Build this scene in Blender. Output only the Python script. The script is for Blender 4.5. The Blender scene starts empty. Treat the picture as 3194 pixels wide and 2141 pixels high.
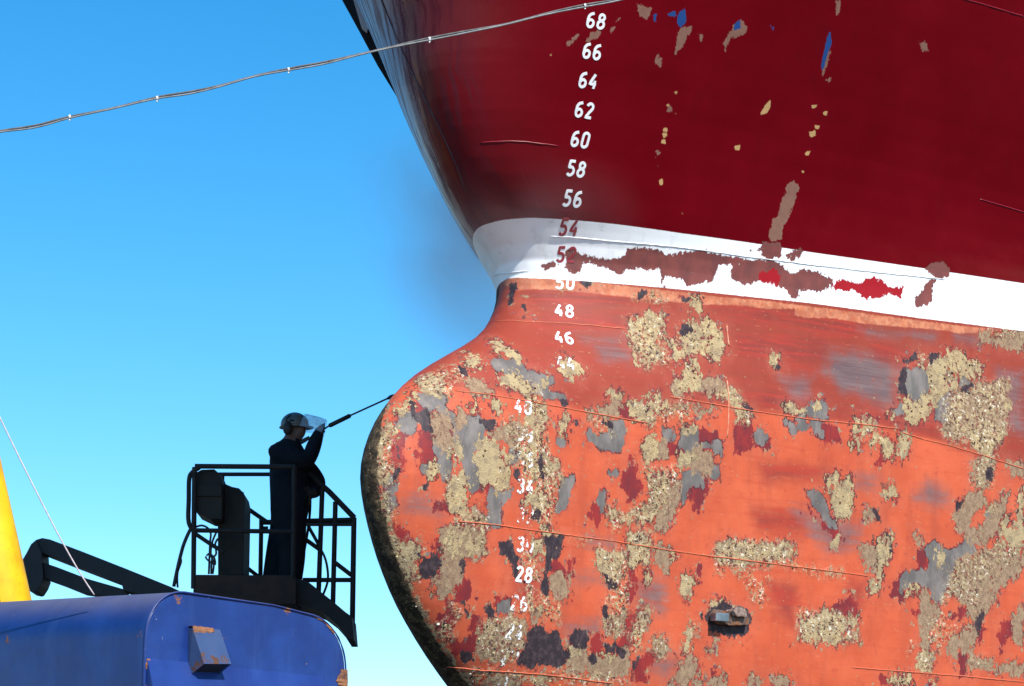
import bpy, bmesh, math, random
import numpy as np
from mathutils import Vector, Matrix, noise as mnoise

SC = bpy.context.scene
COL = SC.collection
random.seed(4)

# ------------------------------------------------------------------ camera, sky, sun, exposure
cam_data = bpy.data.cameras.new('camera')
cam_data.sensor_width = 36.0
cam_data.lens = 77.97
cam_data.clip_end = 3000
cam = bpy.data.objects.new('camera', cam_data)
COL.objects.link(cam)
cam.location = (0, 0, 1.6)
cam.rotation_euler = (math.radians(90+14.56), 0, 0)
SC.camera = cam

# ---- hull lines (metres): z up from the dock floor, F = how far the stem reaches forward at that height
A = math.radians(51.5)
AFT = np.array([math.cos(A), math.sin(A)]); FWD = -AFT; PORT = np.array([math.sin(A), -math.cos(A)])
NECK = np.array([-0.02, 15.35])
KEEL_Z = 0.9
Z_KN = [0.9, 2.5, 3.4, 4.2, 4.9, 5.3, 5.6, 6.0, 6.5, 7.2, 8.2, 10.0, 12.5]
R_KN = [.16, .13, .11, .11, .13, .17, .18, .18, .20, .36, .95, 1.6, 1.9]      # nose radius of the waterline
T_KN = [.45, .45, .45, .45, .45, .44, .43, .42, .41, .41, .43, .50, .60]      # slope of the side behind the nose
def fair(z, zk, vk, w=.75): return sum(np.interp(z+o, zk, vk)*(1-abs(o)/(w*1.15)) for o in np.linspace(-w, w, 9))/sum(1-abs(o)/(w*1.15) for o in np.linspace(-w, w, 9))
_ZT = np.linspace(.5, 13.5, 1301)                           # the faired lines, tabled once
_RT = fair(_ZT, Z_KN, R_KN); _TT = fair(_ZT, Z_KN, T_KN)
_ST = fair(_ZT, [.9, 3.0, 5.0, 6.3, 8.5, 13.0], [-1.3, 0.0, .45, .74, 1.45, 3.6])
def nose_r(z): return np.interp(z, _ZT, _RT)
def slope(z): return np.interp(z, _ZT, _TT)
def side_F(z): return np.interp(z, _ZT, _ST)   # the fair side lines behind bulb and neck
def half_breadth(d, z, F):
    w = 1-np.exp(-d/(.80 if side_F(z) > F else 1.15))
    y = np.sqrt(2*nose_r(z)*1.8*(1-np.exp(-d/1.8)) + (slope(z)*(d+w*(side_F(z)-F)))**2)
    y = 9.0*np.tanh(y/9.0)
    return y*np.sqrt(np.clip(1-((2.3-np.minimum(z, 2.3))/1.9)**2, 0, 1))
def hull_xy(d, side, z, F):
    """world xy of the shell, d metres behind the stem, side +1 port / -1 starboard"""
    y = half_breadth(d, z, F)*side
    return (NECK[0]+FWD[0]*(F-d)+PORT[0]*y, NECK[1]+FWD[1]*(F-d)+PORT[1]*y)


SUN_EL = math.radians(45)
SUN_BETA = math.radians(20)           # sun stands off the port side, slightly ahead of square
sun_h = PORT*math.cos(SUN_BETA)+FWD*math.sin(SUN_BETA)
SUN_DIR = Vector((sun_h[0]*math.cos(SUN_EL), sun_h[1]*math.cos(SUN_EL), math.sin(SUN_EL)))
world = bpy.data.worlds.new('World'); SC.world = world; world.use_nodes = True
wn = world.node_tree
sky = wn.nodes.new('ShaderNodeTexSky'); sky.sky_type = 'NISHITA'; sky.sun_disc = False
sky.sun_elevation = SUN_EL; sky.sun_rotation = math.atan2(SUN_DIR.x, SUN_DIR.y)
sky.air_density = 1.0; sky.dust_density = 0.25; sky.ozone_density = 3.0; sky.altitude = 0
hs = wn.nodes.new('ShaderNodeHueSaturation'); hs.inputs['Saturation'].default_value = 1.40; hs.inputs['Hue'].default_value = 0.492
wn.links.new(sky.outputs[0], hs.inputs['Color']); 
bg = next(n for n in wn.nodes if n.type == 'BACKGROUND'); bg.inputs['Strength'].default_value = 0.15
wn.links.new(hs.outputs[0], bg.inputs['Color'])
sl = bpy.data.lights.new('sun', 'SUN'); sl.energy = 4.8; sl.angle = math.radians(0.53); sl.color = (1, .96, .90)
sun = bpy.data.objects.new('sun', sl); COL.objects.link(sun); sun.location = (20, -20, 30)
sun.rotation_euler = SUN_DIR.to_track_quat('Z', 'Y').to_euler()
SC.view_settings.view_transform = 'Standard'; SC.view_settings.look = 'None'
SC.view_settings.exposure = 0.55; SC.view_settings.gamma = 1.0; SC.view_settings.use_curve_mapping = False
SC.cycles.volume_step_rate = 3.0; SC.cycles.volume_bounces = 2; SC.cycles.max_bounces = 6

# ------------------------------------------------------------------ survey data
PAINT = {  # worn patches, and a painted lug shadow, as outlines on the shell: millimetres along the plating from the neck, millimetres above the dock floor
'T': '''
-979,5111 -900,5147 -855,5111 -887,5003 -945,4975 -999,5003
-1073,4986 -1041,4978 -1056,4929 -1088,4936
-1184,4887 -1118,4927 -1112,4903 -1167,4847 -1224,4806 -1244,4737 -1241,4791
-1345,4709 -1271,4737 -1250,4707 -1303,4618 -1360,4589 -1377,4619
-1402,4449 -1348,4462 -1315,4382 -1345,4322 -1392,4341
-1398,4322 -1362,4289 -1323,4172 -1323,4128 -1370,4173
-639,4705 -570,4734 -482,4675 -432,4633 -390,4610 -399,4449 -441,4396 -525,4345 -578,4373 -665,4431 -673,4541 -713,4584 -645,4620
-905,4610 -863,4650 -800,4636 -804,4552 -853,4554 -901,4555
-887,4426 -806,4463 -765,4420 -762,4345 -778,4222 -834,4209 -893,4244 -908,4336
-1058,4490 -1012,4509 -974,4458 -997,4421 -1066,4428
-707,4917 -645,4947 -643,4874 -691,4876
-503,4979 -453,4985 -471,4932 -513,4927
-393,5173 -274,5235 -181,5184 -146,5106 -215,5060 -291,5087 -381,5113
-310,4669 -167,4743 -135,4648 -171,4490 -260,4535
-274,4907 -152,4930 -104,4893 -129,4804 -250,4817
-777,4202 -679,4226 -575,4196 -588,4147 -714,4141
-273,4374 -132,4397 -112,4344 -161,4276 -261,4306
-1235,3965 -1142,3974 -1077,3919 -1066,3765 -1114,3796 -1196,3833 -1246,3914
-918,4056 -819,4086 -763,4017 -785,3935 -855,3929 -899,3965
-743,4059 -604,4087 -583,3960 -678,3924 -726,3980
-186,4082 -89,4092 -55,3991 -76,3934 -168,3967
-22,3176 56,3187 75,3128 -5,3124
123,5309 324,5335 236,5276 204,5234 157,5266
-68,5191 6,5216 -4,5154 -45,5126
-191,5070 -102,5009 -58,4956 -57,4885 -141,4817 -128,4734 -87,4654 10,4603 -7,4552 -78,4501 -237,4538
-234,4379 -92,4395 -18,4347 -95,4276 -227,4269
33,4918 93,4904 94,4804 58,4778 27,4853
64,4965 126,4973 112,4928 60,4928
507,5175 612,5174 596,5135 526,5141
660,5091 738,5138 814,5110 873,5080 848,5004 757,5000 672,5049
860,5175 994,5177 976,5115 855,5086
907,5233 962,5240 959,5180 905,5181
1047,5168 1175,5176 1159,5130 1040,5123
1222,5433 1319,5460 1343,5363 1328,5308 1137,5262 1096,5279 1187,5351
740,4839 859,4889 911,4786 838,4734 774,4749
1119,4999 1230,5027 1209,4980 1134,4957
1093,4785 1222,4843 1239,4793 1111,4743
839,4626 957,4654 1003,4593 934,4485 929,4384 829,4374 832,4518
458,4357 530,4372 542,4323 480,4288
578,4320 756,4395 883,4394 850,4319 707,4290 638,4235 599,4279
-80,4155 -9,4156 -22,4092 -54,4040 -72,4045
656,4216 782,4221 833,4132 823,4010 715,4000 673,4089
1026,4107 1071,4118 1074,4075 1029,4064
404,4050 485,4043 515,4004 612,4048 602,3926 554,3851 490,3860 412,3938
216,3394 293,3406 321,3346 234,3306
521,3359 606,3378 611,3344 535,3325
1155,3945 1218,3964 1256,3931 1234,3850 1191,3818 1125,3841 1149,3901
800,3944 835,3968 858,3891 825,3846 787,3878
1489,4198 1599,4223 1621,4158 1502,4134
1246,3577 1316,3618 1305,3538 1233,3526
1201,3488 1245,3498 1251,3448 1198,3438
1406,3754 1476,3796 1481,3723 1409,3711
1407,5817 1545,5872 1643,5774 1620,5631 1553,5553 1482,5552 1490,5608 1419,5638 1351,5615 1275,5566 1204,5511 1152,5512 1202,5667 1291,5678
1263,5503 1332,5526 1349,5467 1343,5358 1323,5318 1126,5248 1073,5249 1086,5304 1192,5363
1415,6013 1484,6020 1493,5928 1447,5907 1400,5941
1488,5285 1651,5319 1684,5255 1738,5193 1720,5123 1634,5106 1608,5193 1564,5256
2078,5263 2152,5302 2287,5264 2242,5220 2156,5218
2353,5310 2400,5307 2382,5259 2346,5270
2033,5611 2093,5634 2073,5585 2036,5589
2749,5254 2830,5271 2825,5169 2742,5137 2697,5163
3485,5721 4099,5796 4004,5736 3884,5713 3844,5619 3742,5583 3613,5521 3562,5436 3439,5342 3347,5293 3249,5306 3230,5445 3290,5484 3359,5436 3454,5494 3567,5627
3082,5319 3141,5317 3125,5284 3077,5295
3756,5513 3836,5546 3830,5482 3750,5449
3815,5280 3947,5262 4201,5322 4187,5256 4092,5198 4073,5051 3952,5087 3880,5176
4148,5453 4255,5457 4235,5422 4159,5414
4299,5543 4351,5541 4340,5499 4288,5501
2732,5241 2917,5285 2917,5230 2878,5164 2727,5132 2702,5168
2875,5141 2968,5174 2993,5130 3070,5115 3086,5070 3158,5178 3229,5186 3231,5124 3193,5042 3128,4981 3069,4990 3001,5007 2987,5075 2896,5058 2854,5023
2704,5099 2766,5129 2757,5028 2688,5028
3989,4702 4093,4727 4071,4677 3998,4663
4122,4610 4238,4660 4215,4548 4122,4540
4328,4820 4381,4889 4369,4561 4257,4552 4323,4691
2980,4727 3060,4789 3089,4714 3069,4681 3000,4683
3474,4300 3523,4328 3565,4276 3537,4220 3485,4255
3205,4025 3313,4056 3344,4027 3248,3951 3189,3940
4093,4563 4373,4586 4373,4379 4198,4413 4074,4371
3369,3529 3496,3560 3512,3476 3469,3397 3408,3409 3346,3444
2936,4381 3044,4405 3057,4283 3022,4188 2974,4146 2959,4053 2933,3975 2875,3971 2863,4023 2949,4053 2935,4143 2922,4234 2908,4340
3073,3331 3166,3366 3284,3365 3282,3290 3107,3282
3463,3351 3541,3363 3537,3309 3467,3313
2443,4783 2534,4806 2569,4709 2643,4788 2661,4603 2662,4518 2536,4492 2443,4612
2487,4332 2576,4353 2579,4282 2489,4275
1469,4203 1554,4238 1730,4212 1974,4246 2133,4260 2136,4190 1909,4143 1736,4101 1494,4081 1440,4118
2269,3695 2441,3805 2748,3769 2757,3614 2473,3568 2224,3581
-284,5489 -214,5506 -184,5439 -162,5367 -195,5346 -238,5383 -277,5405 -336,5374
-561,5334 -480,5337 -510,5246 -566,5217 -597,5290
-359,5206 -238,5232 -151,5157 -156,5093 -235,5104 -364,5129
-72,5188 4,5208 -15,5143 -66,5126
163,5349 264,5396 319,5336 212,5236 174,5263
883,5752 1067,5860 1158,5848 1134,5736 1039,5647 1075,5541 996,5455 853,5459 838,5602
1137,5659 1354,5761 1474,5819 1461,5621 1341,5573 1228,5527 1159,5573
3622,5808 3793,5898 3940,5905 3990,5842 4135,5826 3911,5719 3805,5571 3606,5526 3420,5340 3246,5321 3251,5463 3428,5439 3565,5588 3548,5709
2051,5638 2091,5642 2078,5587 2041,5593
''',
'S': '''
-1392,4714 -1242,4753 -1282,4562 -1272,4096 -1348,4059 -1409,4421
-480,4873 -80,4954 -96,4429 -293,4406 -380,4660
-778,4215 -569,4224 -560,4116 -863,4086
-966,4411 -887,4461 -879,4258 -941,4252
-1278,4021 -1083,3958 -1058,3759 -1012,3634 -967,3512 -811,3341 -635,3115 -563,3106 -916,3439 -1110,3672 -1243,3865
-869,3822 -816,3826 -796,3644 -618,3537 -711,3493 -816,3604
-258,3992 -127,4005 -63,3798 -176,3787 -44,3703 81,3686 121,3524 -71,3523 -181,3569 -307,3560 -219,3648
-572,3541 -165,3571 -125,3371 -186,3234 -497,3252
-679,3219 322,3196 338,3137 -607,3109
-873,3512 -701,3506 -683,3404 -659,3243 -769,3304
-952,3548 -912,3549 -858,3450 -905,3451
-191,5070 -39,4973 -59,4870 -109,4764 19,4597 65,4504 16,4372 -28,4214 -219,4152
266,4976 560,4998 498,4875 319,4853
647,5126 1060,5237 1195,5194 1218,5100 846,4982
675,4716 1056,4715 1058,4578 974,4388 832,4317 803,4572
449,4370 891,4423 836,4260 493,4226
101,4132 361,4151 320,4091 247,4091
635,4256 853,4263 879,4137 833,3996 688,3998
355,4101 645,4101 625,3858 715,3865 672,3720 638,3534 572,3488 473,3564 523,3778
749,3669 881,3708 874,3509 853,3394 729,3386
910,3511 1032,3541 1066,3408 992,3361 913,3412
44,3247 770,3249 788,3161 81,3123
1454,4173 1616,4246 1636,4020 1473,3992
1485,5315 1615,5392 1684,5338 1741,5209 1719,5116 1531,5169
3649,5541 4381,5707 4288,5331 4107,5151 3821,5122 3576,5207
3836,5076 4110,5103 4061,4923 3983,4820 3818,4836
3572,4082 3687,4255 3950,4369 4098,4246 3959,4047 3944,3897 3831,3913 3656,3979 3538,3925
3847,4385 4372,4427 4304,4318 4077,4245
3403,3808 3723,3813 3730,3674 3537,3539 3430,3671
3244,3637 3351,3651 3338,3551 3252,3515
3318,3549 3525,3561 3488,3398 3330,3405
3843,3642 3893,3645 3920,3529 4096,3500 4088,3469 3844,3463
1416,4226 2150,4261 2139,4120 2587,4112 2590,4042 1983,4079 1638,3983 1447,3995
1706,4016 1916,4005 1913,3755 1736,3797
2211,3775 2765,3798 2777,3587 2190,3565
1208,3704 1334,3632 1234,3437 1188,3541
865,5772 1189,5896 1083,5422 824,5379
-164,5187 -47,5107 -75,4940 -294,4912
-978,5143 -702,5260 -616,5200 -837,4990 -1019,4976
905,5998 1180,6026 1173,5949 919,5933
365,6001 491,6008 487,5974 360,5967
4197,6157 4597,6187 4595,6105 4194,6075
3367,5821 3645,5867 3597,5749 3377,5711
3747,5631 4392,5754 4318,5449 3685,5379
''',
'G': '''
-1034,4978 -990,4988 -880,5003 -871,4958 -900,4903 -850,4857 -855,4828 -903,4815 -943,4877 -1016,4900 -1051,4945
-1211,4807 -1139,4847 -1139,4757 -1161,4712 -1213,4687 -1256,4715
-1345,4322 -1322,4382 -1299,4336 -1296,4290 -1334,4269
-1336,4230 -1291,4245 -1280,4206 -1304,4179
-987,4643 -944,4620 -902,4514 -887,4474 -943,4400 -966,4438 -981,4519 -1009,4571
-784,4793 -720,4843 -632,4840 -597,4802 -586,4746 -639,4705 -705,4599 -672,4554 -671,4369 -704,4345 -729,4356 -773,4460 -803,4587 -844,4680 -827,4759
-1096,4473 -1058,4483 -1058,4442 -1096,4439
-389,4645 -320,4640 -312,4578 -382,4576
-560,4355 -473,4344 -486,4274 -478,4159 -563,4150 -554,4253
-456,4346 -380,4396 -394,4332 -454,4305
-418,3618 -354,3637 -346,3590 -403,3579
-145,5227 -55,5250 29,5234 22,5187 -67,5138 -133,5107 -155,5149
-59,5102 47,5120 91,5085 19,5068
23,4788 68,4794 75,4759 31,4754
65,4497 136,4533 112,4453 81,4338 29,4311 42,4403
513,4964 585,4980 598,4894 567,4797 414,4772 308,4816 275,4855 303,4887 372,4838 480,4866
971,4953 1017,4973 1032,4909 968,4902
1144,4958 1227,4983 1232,4895 1167,4836 1095,4880
1296,4895 1408,4929 1466,4936 1463,4854 1370,4873
1148,4667 1240,4698 1286,4659 1296,4609 1204,4614 1159,4566 1126,4461 1114,4547
1377,4742 1405,4760 1433,4704 1415,4665 1378,4691
384,4392 435,4475 430,4389 405,4344
459,4606 540,4622 513,4576 468,4578
2266,5254 2356,5325 2429,5349 2479,5316 2453,5221 2290,5226
2179,5183 2248,5198 2258,5131 2202,5140
2071,5156 2163,5128 2130,5079
2323,5191 2389,5183 2407,5086 2342,5110
1777,5025 1826,5060 1861,5027 1839,4972 1783,4981
3324,5678 3541,5696 3571,5643 3450,5478 3367,5429 3323,5495 3293,5579
3624,5522 3725,5557 3749,5528 3704,5428 3621,5339 3538,5330 3562,5436
3901,5691 3972,5732 3931,5638 3887,5624
3101,5360 3209,5396 3206,5340 3133,5324
3998,4647 4050,4667 4049,4572 3997,4568
3383,4324 3462,4369 3564,4323 3645,4322 3826,4438 3868,4355 3798,4302 3687,4270 3659,4190 3602,4077 3537,3948 3467,3936 3433,4041 3353,4059 3273,4061 3195,4024 3148,3990 3154,4083 3270,4145 3409,4164 3426,4235
2263,4652 2334,4673 2426,4553 2520,4420 2466,4415 2318,4572
-406,5317 -353,5310 -205,5327 -131,5245 -8,5239 24,5200 0,5155 -130,5107 -154,5146 -238,5232 -389,5236
''',
'K': '''
-1115,4936 -1068,4913 -1130,4802 -1137,4832
-1080,4866 -1014,4878 -1031,4766 -1015,4725 -1090,4710 -1091,4746 -1133,4787
-1261,4634 -1246,4592 -1265,4528 -1288,4576
-1302,4416 -1275,4431 -1285,4330 -1299,4343
-649,4838 -507,4856 -496,4814 -562,4820 -524,4782 -584,4768 -620,4813
-382,4555 -321,4542 -320,4452 -373,4466
-1101,4344 -1056,4355 -1054,4308 -1092,4311
-1063,3881 -956,3849 -931,3792 -995,3755 -1035,3779
-975,3913 -915,3871 -918,3799 -953,3829
-753,3878 -715,3894 -723,3834 -746,3779
-716,3623 -678,3625 -632,3563 -645,3523 -692,3585
-460,4013 -376,4042 -336,3984 -289,3941 -274,3799 -324,3788 -345,3895 -394,3951 -455,3959
-72,4101 87,4131 69,4017 1,3962 -7,3858 -30,3732 -85,3754 -64,3894
-149,3484 -56,3538 13,3489 102,3475 151,3396 212,3394 228,3313 185,3242 104,3257 18,3266 -88,3233 -198,3273 -150,3369
-618,3305 -536,3314 -497,3252 -597,3255
-518,3584 -488,3640 -446,3549 -494,3546
60,5059 123,5074 127,5046 72,5024
-166,4673 -122,4650 -122,4510 -149,4549
415,4959 494,4954 483,4917 430,4932
174,4936 228,4943 226,4917 181,4912
-226,4248 -121,4273 -134,4203 -223,4207
441,3912 517,3862 590,3840 576,3797 511,3820
468,3690 505,3679 502,3622 467,3620
188,3460 278,3501 378,3481 372,3404 340,3388 216,3394
519,3421 615,3435 616,3372 536,3374
620,3400 711,3385 681,3348 590,3363
379,3364 436,3340 460,3307 398,3310
763,3340 816,3343 790,3285 755,3283
1240,5750 1297,5780 1378,5798 1325,5713 1280,5700
1622,5803 1658,5807 1644,5782 1619,5787
1339,6004 1407,6012 1395,5979 1352,5966
1667,5260 1760,5211 1757,5195 1687,5217
2027,5587 2114,5567 2100,5550 2039,5566
3295,5682 3323,5669 3283,5577 3285,5507 3250,5487 3207,5513 3252,5574 3218,5602
3193,5457 3234,5462 3216,5428
3876,5623 3987,5652 3952,5592 3834,5578
4004,4981 4056,4986 4040,4921 4009,4926
3680,4682 3773,4738 3711,4653 3680,4604
2970,4711 3019,4677 3088,4683 3059,4665 2990,4682
2794,4588 2892,4589 2922,4515 2902,4536 2863,4571
3907,3801 3954,3898 3965,3883 3930,3732
2984,4415 3044,4405 3057,4283 3039,4389
1335,3677 1407,3754 1562,3784 1745,3759 1786,3690 1734,3596 1573,3548 1414,3575
-4,6042 74,6028 46,5886 -3,5866
70,5897 110,5844 98,5732 47,5732 90,5770
1241,5737 1349,5793 1379,5764 1283,5709
-650,5247 -626,5199 -652,5162 -678,5195
973,6004 1042,6022 1025,5966 979,5961
537,6065 623,6071 610,6027 545,6022
3322,5760 3441,5842 3449,5798 3367,5732
3584,5848 3672,5860 3587,5770
3231,5615 3317,5692 3264,5575 3276,5510 3204,5501
''',
'M': '''
-1105,4709 -1015,4725 -987,4643 -1009,4564 -1043,4471 -1088,4467 -1125,4504 -1112,4588
-1068,4913 -1014,4908 -1001,4842 -1079,4843
-1310,4618 -1253,4692 -1206,4687 -1251,4529 -1247,4467 -1289,4424 -1321,4504
-1010,4239 -902,4256 -889,4190 -952,4191 -999,4200
-1270,4053 -1198,4023 -1087,3938 -1084,3919 -1175,3966 -1234,3958
-959,3960 -910,3991 -906,3905 -940,3883
-772,3750 -673,3725 -653,3660 -688,3638 -736,3648
-827,3648 -773,3580 -730,3531 -786,3547
19,3971 76,3928 158,3907 152,3865 46,3863 6,3900
127,3960 162,3964 170,3874 143,3871
24,3428 63,3452 73,3398 35,3375
-592,3526 -522,3531 -482,3494 -526,3425 -580,3455
-618,3362 -560,3436 -522,3360 -529,3315 -604,3305
-443,3670 -360,3677 -353,3630 -425,3611
-839,3513 -719,3518 -733,3428 -808,3445
-711,3403 -651,3355 -640,3292 -701,3341
585,5060 667,5077 670,5026 599,5032
621,4760 693,4761 711,4663 685,4617 741,4544 699,4446 636,4433 624,4510 578,4533 594,4607 648,4656
941,4906 1039,4859 1094,4843 1020,4798 947,4797
1246,4992 1321,5015 1421,4997 1408,4929 1333,4899 1252,4934
1168,4589 1277,4615 1323,4663 1352,4586 1317,4524 1256,4423 1228,4428 1244,4502 1170,4524
308,4299 384,4392 415,4331 366,4234 344,4296
636,3837 725,3852 705,3765 670,3748
382,3453 476,3474 482,3377 455,3334 377,3377
634,3429 671,3551 699,3630 807,3723 773,3608 753,3543 737,3457 710,3392 637,3408
767,3263 858,3359 925,3385 888,3284 806,3244 915,3230 914,3188 788,3201
1255,3953 1279,4013 1290,3985 1266,3932
1462,3289 1503,3320 1508,3284 1474,3268
1305,3252 1346,3340 1345,3282 1324,3246
674,3933 709,3950 723,3880 704,3893
2396,5161 2530,5153 2565,5118 2568,5042 2483,5071 2423,5042 2408,5101
1603,5065 1729,5117 1739,5013 1734,4923 1594,4908
1853,5041 1932,4945 1782,4944 1839,4965
2951,4994 2983,5028 2998,4968 2925,4899 2938,4954
3314,4311 3373,4316 3417,4211 3358,4167 3306,4241
3151,4137 3339,4166 3211,4118 3164,4068 3147,3998 3197,3986 3180,3916 3061,3946 3087,4032
3642,3839 3701,3866 3750,3916 3812,3881 3744,3814 3702,3835
3757,3544 3838,3548 3839,3393 3759,3389
3907,3793 3937,3803 3951,3726 3934,3655 3899,3746
4163,3817 4266,3832 4269,3753 4199,3686 4173,3590 4156,3715
2678,3844 2737,3817 2740,3765 2681,3776
3302,3847 3331,3857 3315,3787
3024,3329 3091,3340 3058,3285
2264,4553 2338,4461 2303,4457
2411,4439 2539,4379 2523,4335 2413,4382
2513,3782 2685,3935 2747,3797 2604,3774
''',
'B': '''
-1016,4840 -938,4862 -855,4828 -864,4629 -915,4581 -971,4659 -998,4684
-841,4866 -732,4864 -785,4778 -836,4751
-569,4749 -436,4822 -296,4869 -252,4789 -378,4688 -481,4689
-670,5126 -582,5119 -520,5073 -542,5018 -644,5021 -682,5070
-937,4081 -590,4129 -574,3954 -668,3905 -752,3925 -756,3791 -787,3670 -894,3657 -963,3770 -911,3845 -879,3933
-14,3836 72,3865 171,3860 171,3763 123,3703 23,3736 -27,3787
-147,3626 -53,3634 -49,3552 -114,3527
-526,3425 -478,3481 -304,3546 -164,3517 -158,3369 -202,3286 -410,3255 -517,3302
-387,3159 -148,3170 -128,3113 -362,3104
306,5017 424,5047 561,5138 596,5076 554,5027 453,4992 330,4999
1049,5304 1183,5366 1154,5256 1069,5238
1357,5380 1537,5410 1495,5320 1343,5294
849,4873 941,4898 947,4776 874,4767
1111,4794 1240,4852 1387,4846 1414,4805 1368,4697 1313,4670 1221,4718 1111,4750
957,4596 1094,4596 1098,4473 1039,4380 990,4274 890,4265 893,4380
861,4128 1006,4141 1020,4056 971,3972 884,4051
468,3606 643,3647 636,3548 571,3495 477,3537
769,3650 854,3706 878,3637 853,3535 764,3529
218,3387 356,3396 389,3309 509,3324 711,3385 746,3234 567,3210 308,3208 231,3245
1189,3366 1314,3373 1350,3311 1307,3237 1244,3186 1111,3179 1156,3286
929,3498 1019,3504 1055,3421 1000,3368 929,3427
1414,3451 1458,3562 1495,3550 1480,3434 1436,3424
1497,3754 1567,3817 1589,3767 1544,3750
1296,3251 1567,3259 1575,3203 1298,3189
1347,5374 1476,5413 1596,5389 1569,5355 1452,5326 1390,5295 1330,5311
1246,5158 1422,5179 1370,5128 1304,5113
3758,5521 3961,5585 4194,5636 4259,5473 4244,5326 4090,5181 3926,5132 3824,5209 3621,5228 3590,5288 3719,5405
3854,5046 3952,5087 4098,5086 4004,4981 3984,4852 3891,4843 3854,4927
3868,4801 3953,4849 3968,4716 3843,4626 3833,4516 3700,4505 3700,4590 3721,4701
4192,4831 4234,4843 4154,4653 4070,4536 3977,4582 4029,4666
4213,5081 4399,5076 4390,4994 4243,4964
2775,4571 2843,4584 2912,4567 2903,4513 2776,4502
3687,4262 3839,4305 4053,4385 4373,4363 4375,4275 4225,4153 4103,4050 4085,3977 3955,3875 3926,3818 3887,3792 3843,3852 3799,3942 3717,3984 3614,4023 3650,4150
3743,4533 4104,4564 4093,4499 3949,4401 3847,4385 3795,4451
3344,4020 3444,4011 3488,3921 3550,3871 3504,3768 3420,3670 3454,3596 3395,3585 3357,3728 3360,3882
3708,3703 3866,3791 3920,3724 3873,3636 3858,3557 3746,3558 3741,3489 3678,3524 3676,3554 3614,3590
4275,3864 4376,3965 4394,3658 4324,3685 4269,3753
3841,3502 3920,3529 4085,3507 4088,3469 3977,3455 3854,3464
4118,3486 4208,3514 4403,3493 4406,3446 4131,3447
2764,4282 2841,4296 2911,4264 2914,4187 2890,4063 2859,4107 2817,4188
3290,4425 3340,4422 3352,4361 3303,4326
1834,3296 1941,3275 1948,3223 1811,3216
2010,3278 2220,3276 2243,3238 2017,3227
4135,6079 4596,6140 4588,6022 4127,5986
3713,5493 4016,5663 4354,5715 4285,5436 3684,5370
''',
'W': '''
-1225,4195 -1140,4267 -1019,4251 -938,4206 -946,4132 -1009,4152 -1107,4157 -1199,4158
191,3883 478,3887 501,3833 214,3822
733,3867 911,3910 1023,3876 1013,3653 910,3689 762,3727
271,4149 542,4141 537,4083 284,4080
122,3545 450,3604 466,3480 371,3467 170,3459
899,3383 1106,3382 1188,3373 1147,3285 1094,3226 910,3257
2578,5756 2949,5762 2873,5416 2626,5450 2570,5536 2501,5567
2072,5477 2402,5516 2266,5346 2176,5328 2119,5406
2832,5642 3294,5674 3191,5449 3169,5352 2945,5374 2728,5450
4229,5812 4563,5837 4436,5298 4244,5326 4263,5490
3258,4753 3402,4868 3622,4795 3609,4691 3487,4626 3337,4675 3257,4675
2747,4828 2904,4851 2922,4799 2813,4719 2707,4747
2652,4440 2758,4450 2744,4296 2688,4261
2104,4524 2754,4468 2707,4264 2438,4214
2698,4808 2937,4816 2880,4710 2697,4721
418,5600 829,5645 799,5563 423,5565
525,5542 848,5569 753,5447 509,5427
2589,5769 3013,5789 3317,5692 3196,5468 2885,5443 2637,5545
2092,5491 2385,5504 2355,5382 2191,5362
2939,5968 3690,6021 3656,5960 2975,5917
3866,6044 4134,6067 4127,5986 3876,5976
''',
'C': '''
-314,3775 -66,3921 -39,3662 -156,3626 -300,3668
1514,5970 2317,6029 2416,5972 2741,5990 2978,6004 2969,5908 2134,5936 1683,5920
1746,5756 2590,5836 2581,5772 1812,5647
1882,5354 2495,5388 2463,5330 1989,5237 1720,5297
2800,5342 3524,5360 3527,5218 3231,5202 2742,5242
2669,4017 2841,4075 2822,3846 2742,3720 2686,3693
1882,3988 2217,3986 2185,3634 2002,3733
1784,4829 2499,4874 2497,4759 1854,4669
1717,4488 2247,4509 2253,4340 1794,4328
140,5734 876,5818 825,5701 159,5673
153,5964 899,5953 798,5877 153,5856
1799,5956 2286,5995 2336,5968 2710,5994 2924,5955 2837,5900 2305,5910 1790,5879
1764,5723 2577,5779 2552,5644 1741,5622
3010,5866 3505,5895 3479,5723 3028,5713
''',
'P': '''
1265,6042 1623,6044 2051,6066 2327,6070 2982,6088 2979,6020 2743,6006 2666,6011 2417,5979 2315,5990 2317,6037 2049,6003 1869,6004 1690,5991 1514,5970 1344,5973 1259,5964
-154,6115 76,6073 930,6043 1531,6043 1526,5967 922,5956 278,5975 69,5970
1805,6049 2315,6064 2987,6086 3768,6111 4197,6133 4181,6097 3896,6048 3809,6059 3220,6021 2956,6004 2711,6011 2337,5980 2314,6037 1803,5995
''',
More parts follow.
